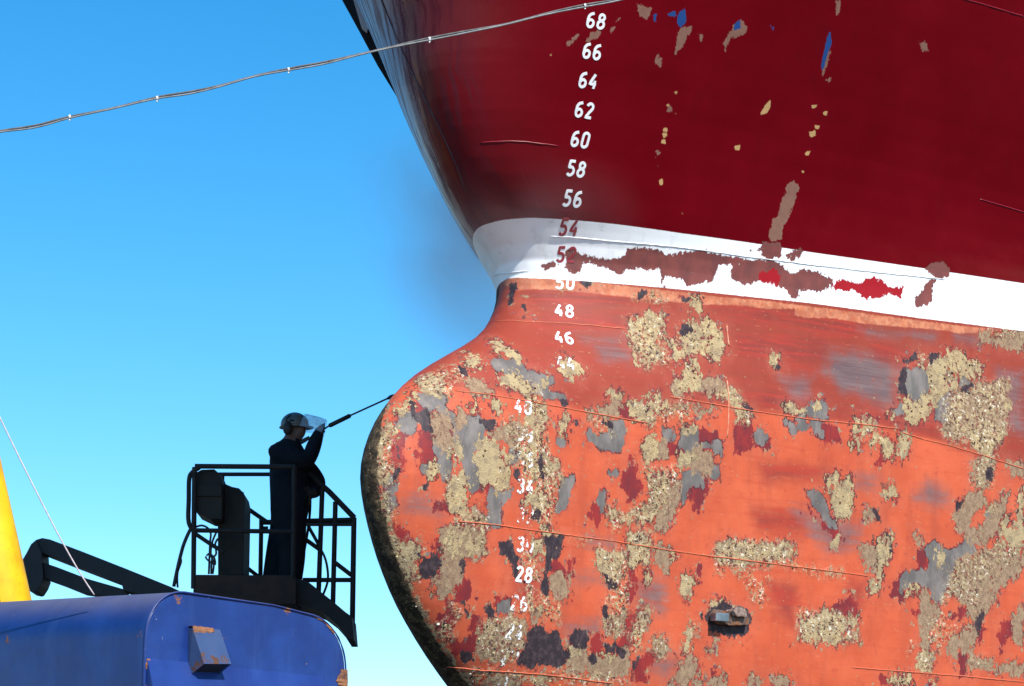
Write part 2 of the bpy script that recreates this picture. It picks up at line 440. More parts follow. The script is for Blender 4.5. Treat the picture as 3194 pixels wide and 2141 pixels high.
'R': '''
247,6148 301,6184 384,6182 356,6150 285,6133
415,6250 457,6271 517,6246 586,6232 686,6225 773,6227 852,6263 853,6302 1001,6331 1106,6328 1176,6296 1326,6342 1486,6357 1531,6129 1394,6092 1344,6140 1238,6149 1181,6133 1204,6039 1169,6035 1167,6162 1143,6186 1028,6180 973,6164 906,6163 808,6128 706,6171 541,6200 538,6118 491,6094 436,6133
1444,6358 1635,6350 1808,6351 1844,6179 1741,6182 1723,6283 1625,6280 1599,6165 1491,6120
1768,6346 1931,6352 2069,6365 2153,6345 2257,6295 2340,6333 2416,6349 2540,6334 2613,6311 2660,6274 2625,6236 2524,6190 2443,6201 2340,6176 2368,6126 2277,6092 2235,6174 2155,6206 2001,6208 1903,6174 1855,6147 1803,6183
1939,6494 2106,6507 2139,6438 2125,6399 2029,6370 1952,6412 1862,6411 1942,6442
2183,6423 2222,6471 2338,6488 2311,6441 2249,6379
3510,6517 3559,6569 3686,6599 3762,6554 3769,6476 3640,6457 3548,6478
3578,6437 3642,6446 3605,6339 3629,6274 3548,6217 3477,6207 3456,6272 3522,6316 3538,6386
''',
'E': '''
1977,6269 2111,6308 2161,6250 2156,6196 2040,6203 1989,6207
2660,6274 2737,6306 2830,6319 2917,6298 2962,6349 3039,6382 3143,6352 3206,6322 3331,6339 3315,6253 3200,6271 3121,6221 2969,6206 2869,6247 2761,6233 2680,6233
''',
'A': '''
2066,6862 2184,6881 2151,6773 2138,6709 2102,6632 2113,6529 2015,6504 1986,6563 2002,6658 2051,6676 2043,6777
598,7878 725,7867 690,7793 631,7819
451,7743 496,7784 484,7759
406,7709 454,7709 423,7665
966,7777 1066,7804 1019,7705 970,7629 944,7602 947,7694
799,7580 838,7563 838,7506 790,7533
1115,7772 1154,7761 1153,7715
1406,7872 1461,7915 1529,7881 1522,7828 1390,7777 1364,7692 1342,7735 1369,7808
2278,7896 2303,7854 2289,7758 2263,7671 2246,7715
2276,8190 2325,8199 2332,8130 2317,8080 2286,8145
2299,7665 2320,7686 2349,7668 2327,7649
3128,8063 3205,8083 3236,8028 3185,8013
2075,6907 2133,6953 2200,6914 2183,6873 2165,6795 2144,6728 2114,6640 2050,6631 2040,6750 2076,6819
901,6959 932,6969 930,6941
928,7267 976,7274 971,7233 941,7234
97,7567 178,7631 209,7649 159,7592 109,7535
224,7581 273,7651 347,7679 349,7651 266,7595
-1464,7802 -1416,7785 -1441,7774
''',
'U': '''
941,7865 992,7919 1012,7819 966,7777 932,7818
736,7828 770,7839 763,7781
855,7852 910,7877 928,7851 871,7837
1419,7885 1461,7915 1470,7859 1411,7838
1721,7920 1762,7916 1758,7892
2247,7926 2270,7977 2305,7913 2272,7801 2257,7705 2231,7747
''',
'O': '''
1738,7337 1772,7413 1814,7449 1822,7409 1800,7359
971,7366 1000,7376 997,7347
916,7277 947,7287 943,7264
989,7239 1015,7243 1013,7224
916,7120 952,7131 961,7109 928,7098
919,7089 958,7099 967,7077 935,7064
918,7038 952,7055 965,7027 928,7022
888,6927 909,6933 905,6918
918,6878 936,6878 931,6866
960,6782 989,6792 999,6751 972,6747
2192,7476 2248,7492 2237,7464 2204,7458
2308,7454 2348,7463 2355,7433 2321,7431
2244,7355 2303,7358 2291,7332 2258,7329
2204,7300 2267,7323 2275,7288 2229,7262
2188,7159 2247,7178 2238,7140 2204,7140
2190,7034 2222,7036 2212,7018
1551,7100 1604,7116 1604,7078 1564,7078
1200,6593 1216,6593 1210,6580
-44,7468 -4,7486 -7,7463
''',
}
SEAMS = '''-442,6887 -281,6897 -125,6904 121,6898
263,6342 400,6346 735,6344 1295,6361 1823,6365 2457,6387 3039,6416 3736,6459
-488,6218 -10,6122 156,6116
-161,5721 67,5701 257,5704 487,5705 828,5706
-773,5031 -509,5032 -230,5027 207,5012 814,4997
1035,5213 1305,5211 1697,5199 2302,5196 2887,5215 3159,5217
3181,5193 3392,5162 3651,5141 3999,5095 4394,5032
-815,4135 -511,4143 -60,4141 518,4139 1141,4116 1693,4107 2336,4095 2842,4082
-676,3219 -429,3200 76,3197 631,3170
2727,3399 3161,3397 3798,3391 4408,3379
3981,7112 4229,7102 4467,7090
3410,8435 3778,8440 4153,8440
-1543,8072 -1260,7655 -899,7163 -598,6763 -495,6612'''
RIDGES = '''1588,5401 1550,5169 1520,4974
1690,5828 1680,5677'''
BAND_TOP = [(-0.481, 6.421), (-0.318, 6.421), (-0.22, 6.427), (-0.12, 6.434), (-0.028, 6.439), (0.062, 6.445), (0.221, 6.447), (0.351, 6.448), (0.686, 6.453), (1.26, 6.454), (1.79, 6.465), (2.432, 6.476), (3.456, 6.511), (4.552, 6.546)]
BAND_BOT = [(-0.491, 6.176), (-0.176, 6.117), (-0.01, 6.084), (0.171, 6.063), (0.424, 6.054), (0.786, 6.054), (1.345, 6.064), (1.866, 6.076), (2.498, 6.1), (3.51, 6.122), (4.597, 6.162)]
MARKS = [('68', 0.306, 7.733), ('66', 0.291, 7.532), ('64', 0.281, 7.341), ('62', 0.277, 7.15), ('60', 0.28, 6.959), ('58', 0.291, 6.769), ('56', 0.323, 6.579), ('54', 0.374, 6.404), ('52', 0.421, 6.235), ('50', 0.426, 6.034), ('48', 0.381, 5.807), ('46', 0.295, 5.578), ('44', 0.202, 5.36), ('40', -0.257, 4.977), ('38', -0.268, 4.785), ('36', -0.268, 4.611), ('34', -0.267, 4.426), ('32', -0.26, 4.232), ('30', -0.242, 4.036), ('28', -0.234, 3.838), ('26', -0.251, 3.647), ('24', -0.256, 3.457), ('22', -0.255, 3.289), ('20', -0.242, 3.13)]
BELT = [(-0.912, 5.108), (-0.773, 5.031), (-0.509, 5.032), (-0.23, 5.027), (0.207, 5.012), (0.819, 5.05), (1.299, 5.171), (1.695, 5.186), (2.301, 5.19), (2.886, 5.208), (3.18, 5.186), (3.392, 5.162), (3.65, 5.135), (3.999, 5.095), (4.394, 5.032)]
LUG = (1.562, 3.681)
STEM_F = [(2.7, 0.023), (2.8, 0.14), (2.9, 0.282), (3.0, 0.42), (3.1, 0.551), (3.2, 0.681), (3.3, 0.803), (3.4, 0.913), (3.5, 1.014), (3.6, 1.107), (3.7, 1.185), (3.8, 1.252), (3.9, 1.312), (4.0, 1.362), (4.1, 1.405), (4.2, 1.441), (4.3, 1.468), (4.4, 1.482), (4.5, 1.474), (4.6, 1.445), (4.7, 1.4), (4.8, 1.34), (4.9, 1.263), (5.0, 1.172), (5.1, 1.062), (5.2, 0.931), (5.3, 0.774), (5.4, 0.602), (5.5, 0.428), (5.6, 0.27), (5.7, 0.154), (5.8, 0.073), (5.9, 0.012), (6.0, -0.026), (6.1, -0.039), (6.2, -0.015), (6.3, 0.065), (6.4, 0.189), (6.5, 0.338), (6.6, 0.451), (6.7, 0.549), (6.8, 0.624), (6.9, 0.684), (7.0, 0.741), (7.1, 0.789), (7.2, 0.828), (7.3, 0.86), (7.4, 0.89), (7.5, 0.913), (7.6, 0.93), (7.7, 0.947), (7.8, 0.964), (7.9, 0.983), (8.0, 1.009), (8.1, 1.039), (8.2, 1.072), (8.3, 1.108), (8.4, 1.143), (8.5, 1.182), (8.6, 1.229), (8.7, 1.279), (8.8, 1.33), (8.9, 1.382), (9.0, 1.435), (9.1, 1.488), (9.2, 1.542), (9.3, 1.596), (9.4, 1.651), (9.5, 1.708), (9.6, 1.765), (9.7, 1.824), (9.8, 1.875)]
LIFT_TUBES = [
 ('guard_post', 0.024, [(-3.003, 20.6, 5.736), (-2.972, 20.6, 4.585)]),
 ('guard_rail', 0.024, [(-2.999, 20.6, 5.746), (-2.053, 20.6, 5.74)]),
 ('guard_rail', 0.022, [(-3.004, 20.6, 5.133), (-2.037, 20.6, 5.12)]),
 ('guard_post', 0.024, [(-2.058, 20.6, 5.74), (-2.044, 20.6, 4.675)]),
 ('guard_post', 0.022, [(-2.858, 21.5, 5.846), (-2.833, 21.5, 4.847)]),
 ('guard_rail', 0.02, [(-3.108, 21.5, 5.846), (-2.14, 21.5, 5.846)]),
 ('guard_post', 0.02, [(-2.659, 21.5, 5.666), (-2.641, 21.5, 4.857)]),
 ('guard_post', 0.022, [(-2.46, 21.5, 5.398), (-2.453, 21.5, 4.838)]),
 ('brace', 0.022, [(-3.089, 21.5, 5.84), (-2.838, 21.5, 5.705), (-2.653, 21.5, 5.542), (-2.412, 21.5, 5.375)]),
 ('brace', 0.02, [(-2.616, 21.5, 4.942), (-2.481, 21.5, 4.838)]),
 ('guard_rail', 0.026, [(-2.478, 21.5, 5.367), (-1.562, 21.5, 5.367)]),
 ('guard_rail', 0.016, [(-2.467, 21.5, 5.312), (-2.391, 21.5, 5.312)]),
 ('grab_handle', 0.022, [(-2.953, 20.6, 5.736), (-3.019, 20.6, 5.69), (-3.049, 20.6, 5.625), (-3.046, 20.6, 5.423), (-3.043, 20.6, 5.239), (-3.014, 20.6, 5.157), (-2.959, 20.6, 5.126)]),
 ('brace', 0.02, [(-2.976, 20.6, 5.102), (-2.81, 20.6, 4.992), (-2.699, 20.6, 4.929)]),
 ('guard_post', 0.024, [(-1.829, 21.05, 5.638), (-1.843, 21.05, 4.595)]),
 ('guard_post', 0.024, [(-1.7, 21.05, 5.487), (-1.704, 21.05, 4.503)]),
 ('guard_post', 0.026, [(-1.519, 21.05, 5.333), (-1.515, 21.05, 4.174)]),
 ('guard_rail', 0.028, [(-1.966, 21.05, 5.779), (-1.852, 21.05, 5.666), (-1.757, 21.05, 5.581), (-1.516, 21.05, 5.333)]),
 ('guard_rail', 0.018, [(-1.974, 21.05, 5.307), (-1.521, 21.05, 5.318)]),
 ('guard_rail', 0.016, [(-1.931, 20.6, 5.188), (-1.497, 20.6, 5.188)]),
 ('guard_rail', 0.022, [(-1.997, 21.05, 4.731), (-1.52, 21.05, 4.731)]),
 ('brace', 0.022, [(-2.007, 21.05, 5.141), (-1.847, 21.05, 5.029)]),
 ('brace', 0.022, [(-1.701, 21.05, 4.905), (-1.535, 21.05, 4.779)]),
 ('brace', 0.018, [(-1.999, 21.5, 5.331), (-1.894, 21.5, 5.15)]),
 ('cable', 0.012, [(-1.944, 21.05, 5.244), (-1.858, 21.05, 5.076), (-1.79, 21.05, 4.946), (-1.76, 21.05, 4.816), (-1.761, 21.05, 4.705), (-1.801, 21.05, 4.586)]),
 ('cable', 0.017, [(-3.005, 20.6, 5.157), (-3.031, 20.6, 5.12), (-3.077, 20.6, 5.002), (-3.104, 20.6, 4.892), (-3.129, 20.6, 4.766), (-3.156, 20.6, 4.603)]),
 ('cable', 0.01, [(-2.969, 20.6, 5.166), (-2.916, 20.6, 5.179), (-2.861, 20.6, 5.157), (-2.828, 20.6, 5.102), (-2.832, 20.6, 5.002), (-2.833, 20.6, 4.72)]),
 ('cable', 0.01, [(-3.113, 20.6, 4.892), (-3.096, 20.6, 4.838), (-3.122, 20.6, 4.747), (-3.126, 20.6, 4.675), (-3.119, 20.6, 4.594)]),
 ('cable', 0.01, [(-2.778, 20.6, 5.111), (-2.811, 20.6, 5.02), (-2.821, 20.6, 4.911), (-2.79, 20.6, 4.82), (-2.797, 20.6, 4.72)]),
 ('cable', 0.009, [(-2.86, 20.6, 4.892), (-2.834, 20.6, 4.911), (-2.788, 20.6, 4.874), (-2.777, 20.6, 4.811), (-2.819, 20.6, 4.829), (-2.86, 20.6, 4.865), (-2.867, 20.6, 4.887)]),
 ('cable', 0.01, [(-2.758, 20.6, 5.056), (-2.783, 20.6, 5.002), (-2.771, 20.6, 4.911), (-2.809, 20.6, 4.856), (-2.81, 20.6, 4.72)]),
]
LIFT_PLATES = [
 ('toe_board', 20.588, 20.612, [(-2.975, 4.713), (-2.017, 4.706), (-2.01, 4.439), (-2.969, 4.439)]),
 ('toe_board', 21.488, 21.512, [(-3.052, 4.827), (-2.105, 4.827), (-2.099, 4.601), (-3.044, 4.601)]),
 ('floor_plate', 20.62, 21.48, [(-2.957, 4.494), (-2.024, 4.494), (-2.023, 4.458), (-2.956, 4.458)]),
 ('skirt_plate', 20.75, 21.35, [(-2.041, 4.701), (-1.932, 4.683), (-1.859, 4.625), (-1.767, 4.552), (-1.675, 4.48), (-1.565, 4.38), (-1.501, 4.344), (-1.479, 4.128), (-1.538, 4.128), (-1.597, 4.218), (-1.671, 4.308), (-1.781, 4.389), (-2.036, 4.471)]),
 ('console_hood', 20.65, 21.05, [(-2.986, 5.7), (-2.942, 5.724), (-2.823, 5.728), (-2.767, 5.681), (-2.742, 5.598), (-2.734, 5.248), (-2.843, 5.248), (-2.976, 5.312)]),
 ('console_hood', 20.63, 20.65, [(-2.983, 5.576), (-2.746, 5.576), (-2.743, 5.465), (-2.979, 5.465)]),
 ('control_cabinet', 20.85, 21.35, [(-2.776, 5.646), (-2.675, 5.59), (-2.609, 5.584), (-2.567, 5.543), (-2.55, 5.469), (-2.543, 4.753), (-2.78, 4.745), (-2.8, 5.265)]),
 ('jib_arm', 20.9, 21.15, [(-4.577, 5.051), (-4.528, 5.095), (-4.471, 5.112), (-4.397, 5.097), (-4.098, 4.986), (-3.67, 4.82), (-3.234, 4.646), (-3.095, 4.582), (-3.09, 4.445), (-3.679, 4.613), (-3.697, 4.683), (-4.127, 4.839), (-4.472, 4.971)]),
 ('jib_link', 20.95, 21.1, [(-4.484, 4.893), (-4.32, 4.837), (-4.04, 4.731), (-3.689, 4.631), (-3.574, 4.525), (-4.052, 4.587), (-4.256, 4.668), (-4.452, 4.738)]),
 ('jib_bracket', 20.85, 21.2, [(-4.566, 5.043), (-4.518, 5.087), (-4.46, 4.965), (-4.458, 4.868), (-4.429, 4.723), (-4.451, 4.657), (-4.487, 4.597), (-4.509, 4.59), (-4.56, 4.602), (-4.607, 4.73), (-4.645, 4.881), (-4.607, 4.95)]),
]
MAN = {'ankle_f': (-2.304, 21.17, 4.627), 'ankle_n': (-2.116, 20.95, 4.581), 'knee_f': (-2.238, 21.15, 4.99), 'knee_n': (-2.088, 20.94, 4.98), 'hip_f': (-2.158, 21.14, 5.325), 'hip_n': (-2.14, 20.96, 5.293), 'pelvis': (-2.151, 21.05, 5.375), 'belly': (-2.143, 21.05, 5.572), 'chest': (-2.157, 21.05, 5.846), 'collar': (-2.153, 21.05, 5.988), 'neck': (-2.126, 21.05, 6.074), 'head': (-2.106, 21.05, 6.198), 'crown': (-2.109, 21.05, 6.312), 'chin': (-2.039, 21.05, 6.102), 'nose': (-2.003, 21.05, 6.179), 'sh_n': (-2.249, 20.9, 5.938), 'el_n': (-1.964, 20.91, 5.833), 'wr_n': (-1.884, 21.0, 6.124), 'ha_n': (-1.847, 21.03, 6.195), 'hood': (-2.307, 21.03, 5.94), 'sh_f': (-2.151, 21.22, 5.985), 'el_f': (-1.885, 21.21, 5.697), 'wr_f': (-1.908, 21.07, 5.581), 'ha_f': (-1.951, 20.99, 5.532), 'g0': (-2.053, 21.02, 6.044), 'g1': (-1.989, 21.02, 6.09), 'g2': (-1.78, 21.05, 6.234), 'g3': (-1.57, 21.08, 6.348), 'g4': (-1.173, 21.15, 6.553), 'g5': (-1.141, 21.15, 6.568)}
CABLE = [(-9.797, 9.0, 3.719), (-4.957, 9.0, 4.367), (-2.572, 9.0, 4.799), (-2.387, 9.0, 4.843), (-2.201, 9.0, 4.875), (-2.052, 9.0, 4.899), (-1.903, 9.0, 4.943), (-1.717, 9.0, 4.983), (-1.53, 9.0, 5.029), (-1.398, 9.0, 5.053), (-1.267, 9.0, 5.085), (-1.117, 9.0, 5.128), (-0.966, 9.0, 5.16), (-0.815, 9.0, 5.192), (-0.664, 9.0, 5.231), (-0.512, 9.0, 5.266), (-0.357, 9.0, 5.302), (-0.19, 9.0, 5.339), (-0.018, 9.0, 5.374), (0.154, 9.0, 5.419), (0.32, 9.0, 5.458), (0.479, 9.0, 5.491), (0.825, 9.0, 5.577), (1.405, 9.0, 5.714), (3.571, 9.0, 6.264), (8.097, 9.0, 7.433)]
ROPE = [(-7.025, 12.35, 12.559), (-4.727, 12.35, 7.882), (-3.553, 12.35, 5.585), (-3.204, 12.35, 4.909), (-2.92, 12.35, 4.367), (-2.753, 12.35, 4.054), (-2.562, 12.35, 3.71), (-2.427, 12.35, 3.487), (-2.335, 12.35, 3.354)]
BOOM = [(-5.243, 16.0, 9.625), (-4.836, 16.0, 7.929), (-4.138, 16.0, 5.434), (-3.862, 16.0, 4.447), (-3.665, 16.0, 3.743), (-3.534, 16.0, 3.271)]
BOLSTER = [(-1.648, 9.211), (-1.521, 8.984), (-1.354, 8.682), (-1.206, 8.402), (-1.063, 8.124), (-0.921, 7.874), (-0.807, 7.83), (-0.62, 8.087), (-0.736, 9.211)]
BOLSTER_PLATE = [(-1.323, 8.886), (-1.183, 8.886), (-1.111, 8.504), (-1.147, 8.393), (-1.189, 8.43)]


# ------------------------------------------------------------------ helpers
class NT:
    """small wrapper that writes node graphs"""
    def __init__(s, name):
        s.m = bpy.data.materials.new(name); s.m.use_nodes = True; s.t = s.m.node_tree
        s.bsdf = s.t.nodes['Principled BSDF']; s.out = s.t.nodes['Material Output']
        s.tc = s.t.nodes.new('ShaderNodeTexCoord')
    def put(s, sock, v):
        if isinstance(v, bpy.types.NodeSocket): s.t.links.new(v, sock)
        elif v is not None:
            if hasattr(sock.default_value, '__len__') and not hasattr(v, '__len__'): v = (v,)*len(sock.default_value)
            if hasattr(v, '__len__') and len(v) == 3 and len(sock.default_value) == 4: v = (*v, 1)
            sock.default_value = v
    def math(s, op, a, b=None, c=None, clamp=False):
        n = s.t.nodes.new('ShaderNodeMath'); n.operation = op; n.use_clamp = clamp
        for i, v in enumerate((a, b, c)):
            if v is not None: s.put(n.inputs[i], v)
        return n.outputs[0]
    def add(s, a, b): return s.math('ADD', a, b)
    def mul(s, a, b): return s.math('MULTIPLY', a, b)
    def madd(s, a, b, c): return s.math('MULTIPLY_ADD', a, b, c)
    def step(s, v, lo, hi, smooth=True):
        n = s.t.nodes.new('ShaderNodeMapRange'); n.interpolation_type = 'SMOOTHSTEP' if smooth else 'LINEAR'
        s.put(n.inputs[0], v); s.put(n.inputs[1], lo); s.put(n.inputs[2], hi); n.inputs[3].default_value = 0; n.inputs[4].default_value = 1
        return n.outputs[0]
    def mix(s, f, a, b):
        n = s.t.nodes.new('ShaderNodeMix'); n.data_type = 'RGBA'
        s.put(n.inputs[0], f); s.put(n.inputs[6], a); s.put(n.inputs[7], b); return n.outputs[2]
    def mixf(s, f, a, b):
        n = s.t.nodes.new('ShaderNodeMix'); n.data_type = 'FLOAT'
        s.put(n.inputs[0], f); s.put(n.inputs[2], a); s.put(n.inputs[3], b); return n.outputs[0]
    def coords(s, scale=(1, 1, 1), loc=(0, 0, 0), rot=(0, 0, 0), src='Object'):
        n = s.t.nodes.new('ShaderNodeMapping'); s.t.links.new(s.tc.outputs[src], n.inputs[0])
        n.inputs['Scale'].default_value = scale; n.inputs['Location'].default_value = loc; n.inputs['Rotation'].default_value = rot
        return n.outputs[0]
    def noise(s, scale, detail=4, rough=.55, vec=None, out=0, dist=0):
        n = s.t.nodes.new('ShaderNodeTexNoise'); s.put(n.inputs['Vector'], vec if vec is not None else s.tc.outputs['Object'])
        n.inputs['Scale'].default_value = scale; n.inputs['Detail'].default_value = detail
        n.inputs['Roughness'].default_value = rough; n.inputs['Distortion'].default_value = dist
        return n.outputs[out]
    def sep(s, v):
        n = s.t.nodes.new('ShaderNodeSeparateXYZ'); s.put(n.inputs[0], v); return n.outputs
    def attr(s, name):
        n = s.t.nodes.new('ShaderNodeAttribute'); n.attribute_name = name; return n.outputs['Vector']
    def bump(s, h, strength=.5, dist=.005):
        n = s.t.nodes.new('ShaderNodeBump'); s.put(n.inputs['Height'], h); n.inputs['Strength'].default_value = strength
        n.inputs['Distance'].default_value = dist; s.t.links.new(n.outputs[0], s.bsdf.inputs['Normal'])
    def set(s, **k):
        for key, v in k.items(): s.put(s.bsdf.inputs[key.replace('_', ' ')], v)
        return s.m

def worn(name, col, col2, rough=.5, scale=9, metallic=0, rust=0.0, rust_scale=6, bump=.2):
    """plain paint or metal with mottling, grime and a share of rust"""
    n = NT(name)
    v = n.step(n.noise(scale, 5, .6), .35, .68)
    c = n.mix(v, col, col2)
    rr = rough
    if rust > 0:
        rn = n.noise(rust_scale, 6, .68)
        k = n.step(rn, 1-rust-.02, 1-rust+.03)
        rc = n.mix(n.noise(40, 3), (.10, .035, .015), (.26, .10, .035))
        c = n.mix(k, c, rc); rr = n.mixf(k, rough, .85)
    n.set(Base_Color=c, Roughness=rr, Metallic=metallic)
    n.bump(n.noise(scale*6, 4), bump, .003)
    return n.m

def link(o, parent=None):
    COL.objects.link(o)
    if parent is not None:
        o.parent = parent
        bpy_pl = parent.matrix_world.inverted() if False else None
    return o
def empty(name, loc, label, cat, group=None):
    o = bpy.data.objects.new(name, None); o.empty_display_size = .3; o.location = loc; COL.objects.link(o)
    return tag(o, label, cat, group)
def tag(o, label, cat, group=None, kind=None):
    o['label'] = label; o['category'] = cat
    if group: o['group'] = group
    if kind: o['kind'] = kind
    return o
def obj(name, bm, mat, parent=None, smooth=False):
    """link a bmesh made in world coordinates as one mesh object, kept in place under its parent"""
    me = bpy.data.meshes.new(name)
    bmesh.ops.recalc_face_normals(bm, faces=bm.faces[:])
    bm.to_mesh(me); bm.free()
    me.materials.append(mat)
    if smooth: me.shade_smooth()
    o = bpy.data.objects.new(name, me); COL.objects.link(o)
    if parent is not None: settle(o, parent)
    return o
def settle(o, parent):
    o.parent = parent
    w = Vector((0, 0, 0)); p = parent
    while p is not None: w += p.location; p = p.parent
    o.location = -w
def tube(bm, pts, r, n=8, closed=False, caps=True, wobble=0):
    pts = [Vector(p) for p in pts]
    rings = []; up = None
    for i, p in enumerate(pts):
        a = pts[max(i-1, 0)]; b = pts[min(i+1, len(pts)-1)]
        t = (b-a).normalized()
        if up is None: up = Vector((0, 0, 1)) if abs(t.z) < .9 else Vector((0, 1, 0))
        x = t.cross(up).normalized(); y = x.cross(t).normalized(); up = y
        rr = r[i] if hasattr(r, '__len__') else r
        if wobble: rr *= 1+wobble*random.uniform(-1, 1)
        rings.append([bm.verts.new(p+(x*math.cos(q)+y*math.sin(q))*rr) for q in [2*math.pi*k/n for k in range(n)]])
    for A, B in zip(rings, rings[1:]):
        for k in range(n): bm.faces.new((A[k], A[(k+1) % n], B[(k+1) % n], B[k]))
    if caps: bm.faces.new(rings[0][::-1]); bm.faces.new(rings[-1])
    return bm
def smooth_path(pts, k=6):
    """Catmull-Rom through the points"""
    P = [Vector(p) for p in pts]; out = []
    for i in range(len(P)-1):
        p0 = P[max(i-1, 0)]; p1 = P[i]; p2 = P[i+1]; p3 = P[min(i+2, len(P)-1)]
        for j in range(k):
            t = j/k
            out.append(.5*((2*p1)+(p2-p0)*t+(2*p0-5*p1+4*p2-p3)*t*t+(3*p1-p0-3*p2+p3)*t**3))
    out.append(P[-1]); return out
def prism(bm, pts, d, bevel=0):
    """closed outline (list of Vectors) pushed along d"""
    a = [bm.verts.new(p) for p in pts]; b = [bm.verts.new(Vector(p)+d) for p in pts]
    n = len(a); fs = [bm.faces.new(a), bm.faces.new(b[::-1])]
    for i in range(n): fs.append(bm.faces.new((a[i], b[i], b[(i+1) % n], a[(i+1) % n])))
    if bevel:
        es = list({e for f in fs[:2] for e in f.edges})
        bmesh.ops.bevel(bm, geom=es, offset=bevel, segments=2, affect='EDGES', profile=.6)
    return bm
def ball(bm, c, r, seg=16, rings=10, scale=(1, 1, 1)):
    m = Matrix.Translation(c) @ Matrix.Diagonal((*[r*s for s in scale], 1))
    bmesh.ops.create_uvsphere(bm, u_segments=seg, v_segments=rings, radius=1, matrix=m); return bm

# ------------------------------------------------------------------ hull surface
_zz = [0.9, 1.6, 2.2]+[a for a, b in STEM_F]+[11.5, 13.0]
_ff = [-3.2, -1.5, -.6]+[b for a, b in STEM_F]+[STEM_F[-1][1]+.9, STEM_F[-1][1]+1.7]
def Fz(z): return np.interp(z, _zz, _ff)
_T = np.concatenate([np.linspace(0, 2.2, 500)**2, np.linspace(5, 30, 120)])
def arc(z):
    y = half_breadth(_T, z, float(Fz(z)))
    return np.concatenate([[0], np.cumsum(np.hypot(np.diff(_T), np.diff(y)))])
def hull_row(s, z):
    F = float(Fz(z)); d = np.interp(np.abs(s), arc(z), _T)
    return hull_xy(d, np.where(s < 0, -1, 1), z, F)
def hull_pt(u, z):
    x, y = hull_row(np.array([u+float(Fz(z))]), z); return Vector((float(x[0]), float(y[0]), z))
def hull_frame(u, z, e=.01):
    p = hull_pt(u, z); a = hull_pt(u+e, z)-hull_pt(u-e, z); b = hull_pt(u, z+e)-hull_pt(u, z-e)
    n = a.cross(b).normalized(); return p, n, a.normalized(), b.normalized()

def polys(txt): return [np.array([[float(v)/1000 for v in q.split(',')] for q in l.split()]) for l in txt.strip().splitlines()]
def sdf_layer(U, Z, plist, reach=.16):
    """metres inside (+) or outside (-) the nearest outline, for every vertex"""
    out = np.full(U.shape, -reach)
    for P in plist:
        lo = P.min(0)-reach; hi = P.max(0)+reach
        m = (U > lo[0]) & (U < hi[0]) & (Z > lo[1]) & (Z < hi[1])
        idx = np.nonzero(m)[0]
        if len(idx) == 0: continue
        x = U[idx]; y = Z[idx]; best = np.full(len(idx), 1e9); ins = np.zeros(len(idx), bool)
        for (x1, y1), (x2, y2) in zip(P, np.roll(P, -1, 0)):
            dx = x2-x1; dy = y2-y1; L = dx*dx+dy*dy+1e-12
            t = np.clip(((x-x1)*dx+(y-y1)*dy)/L, 0, 1)
            best = np.minimum(best, (x-x1-t*dx)**2+(y-y1-t*dy)**2)
            c = ((y1 > y) != (y2 > y)) & (x < (x2-x1)*(y-y1)/((y2-y1) if abs(y2-y1) > 1e-9 else 1e-9)+x1); ins ^= c
        d = np.sqrt(best)*np.where(ins, 1, -1)
        out[idx] = np.maximum(out[idx], np.clip(d, -reach, reach))
    return out

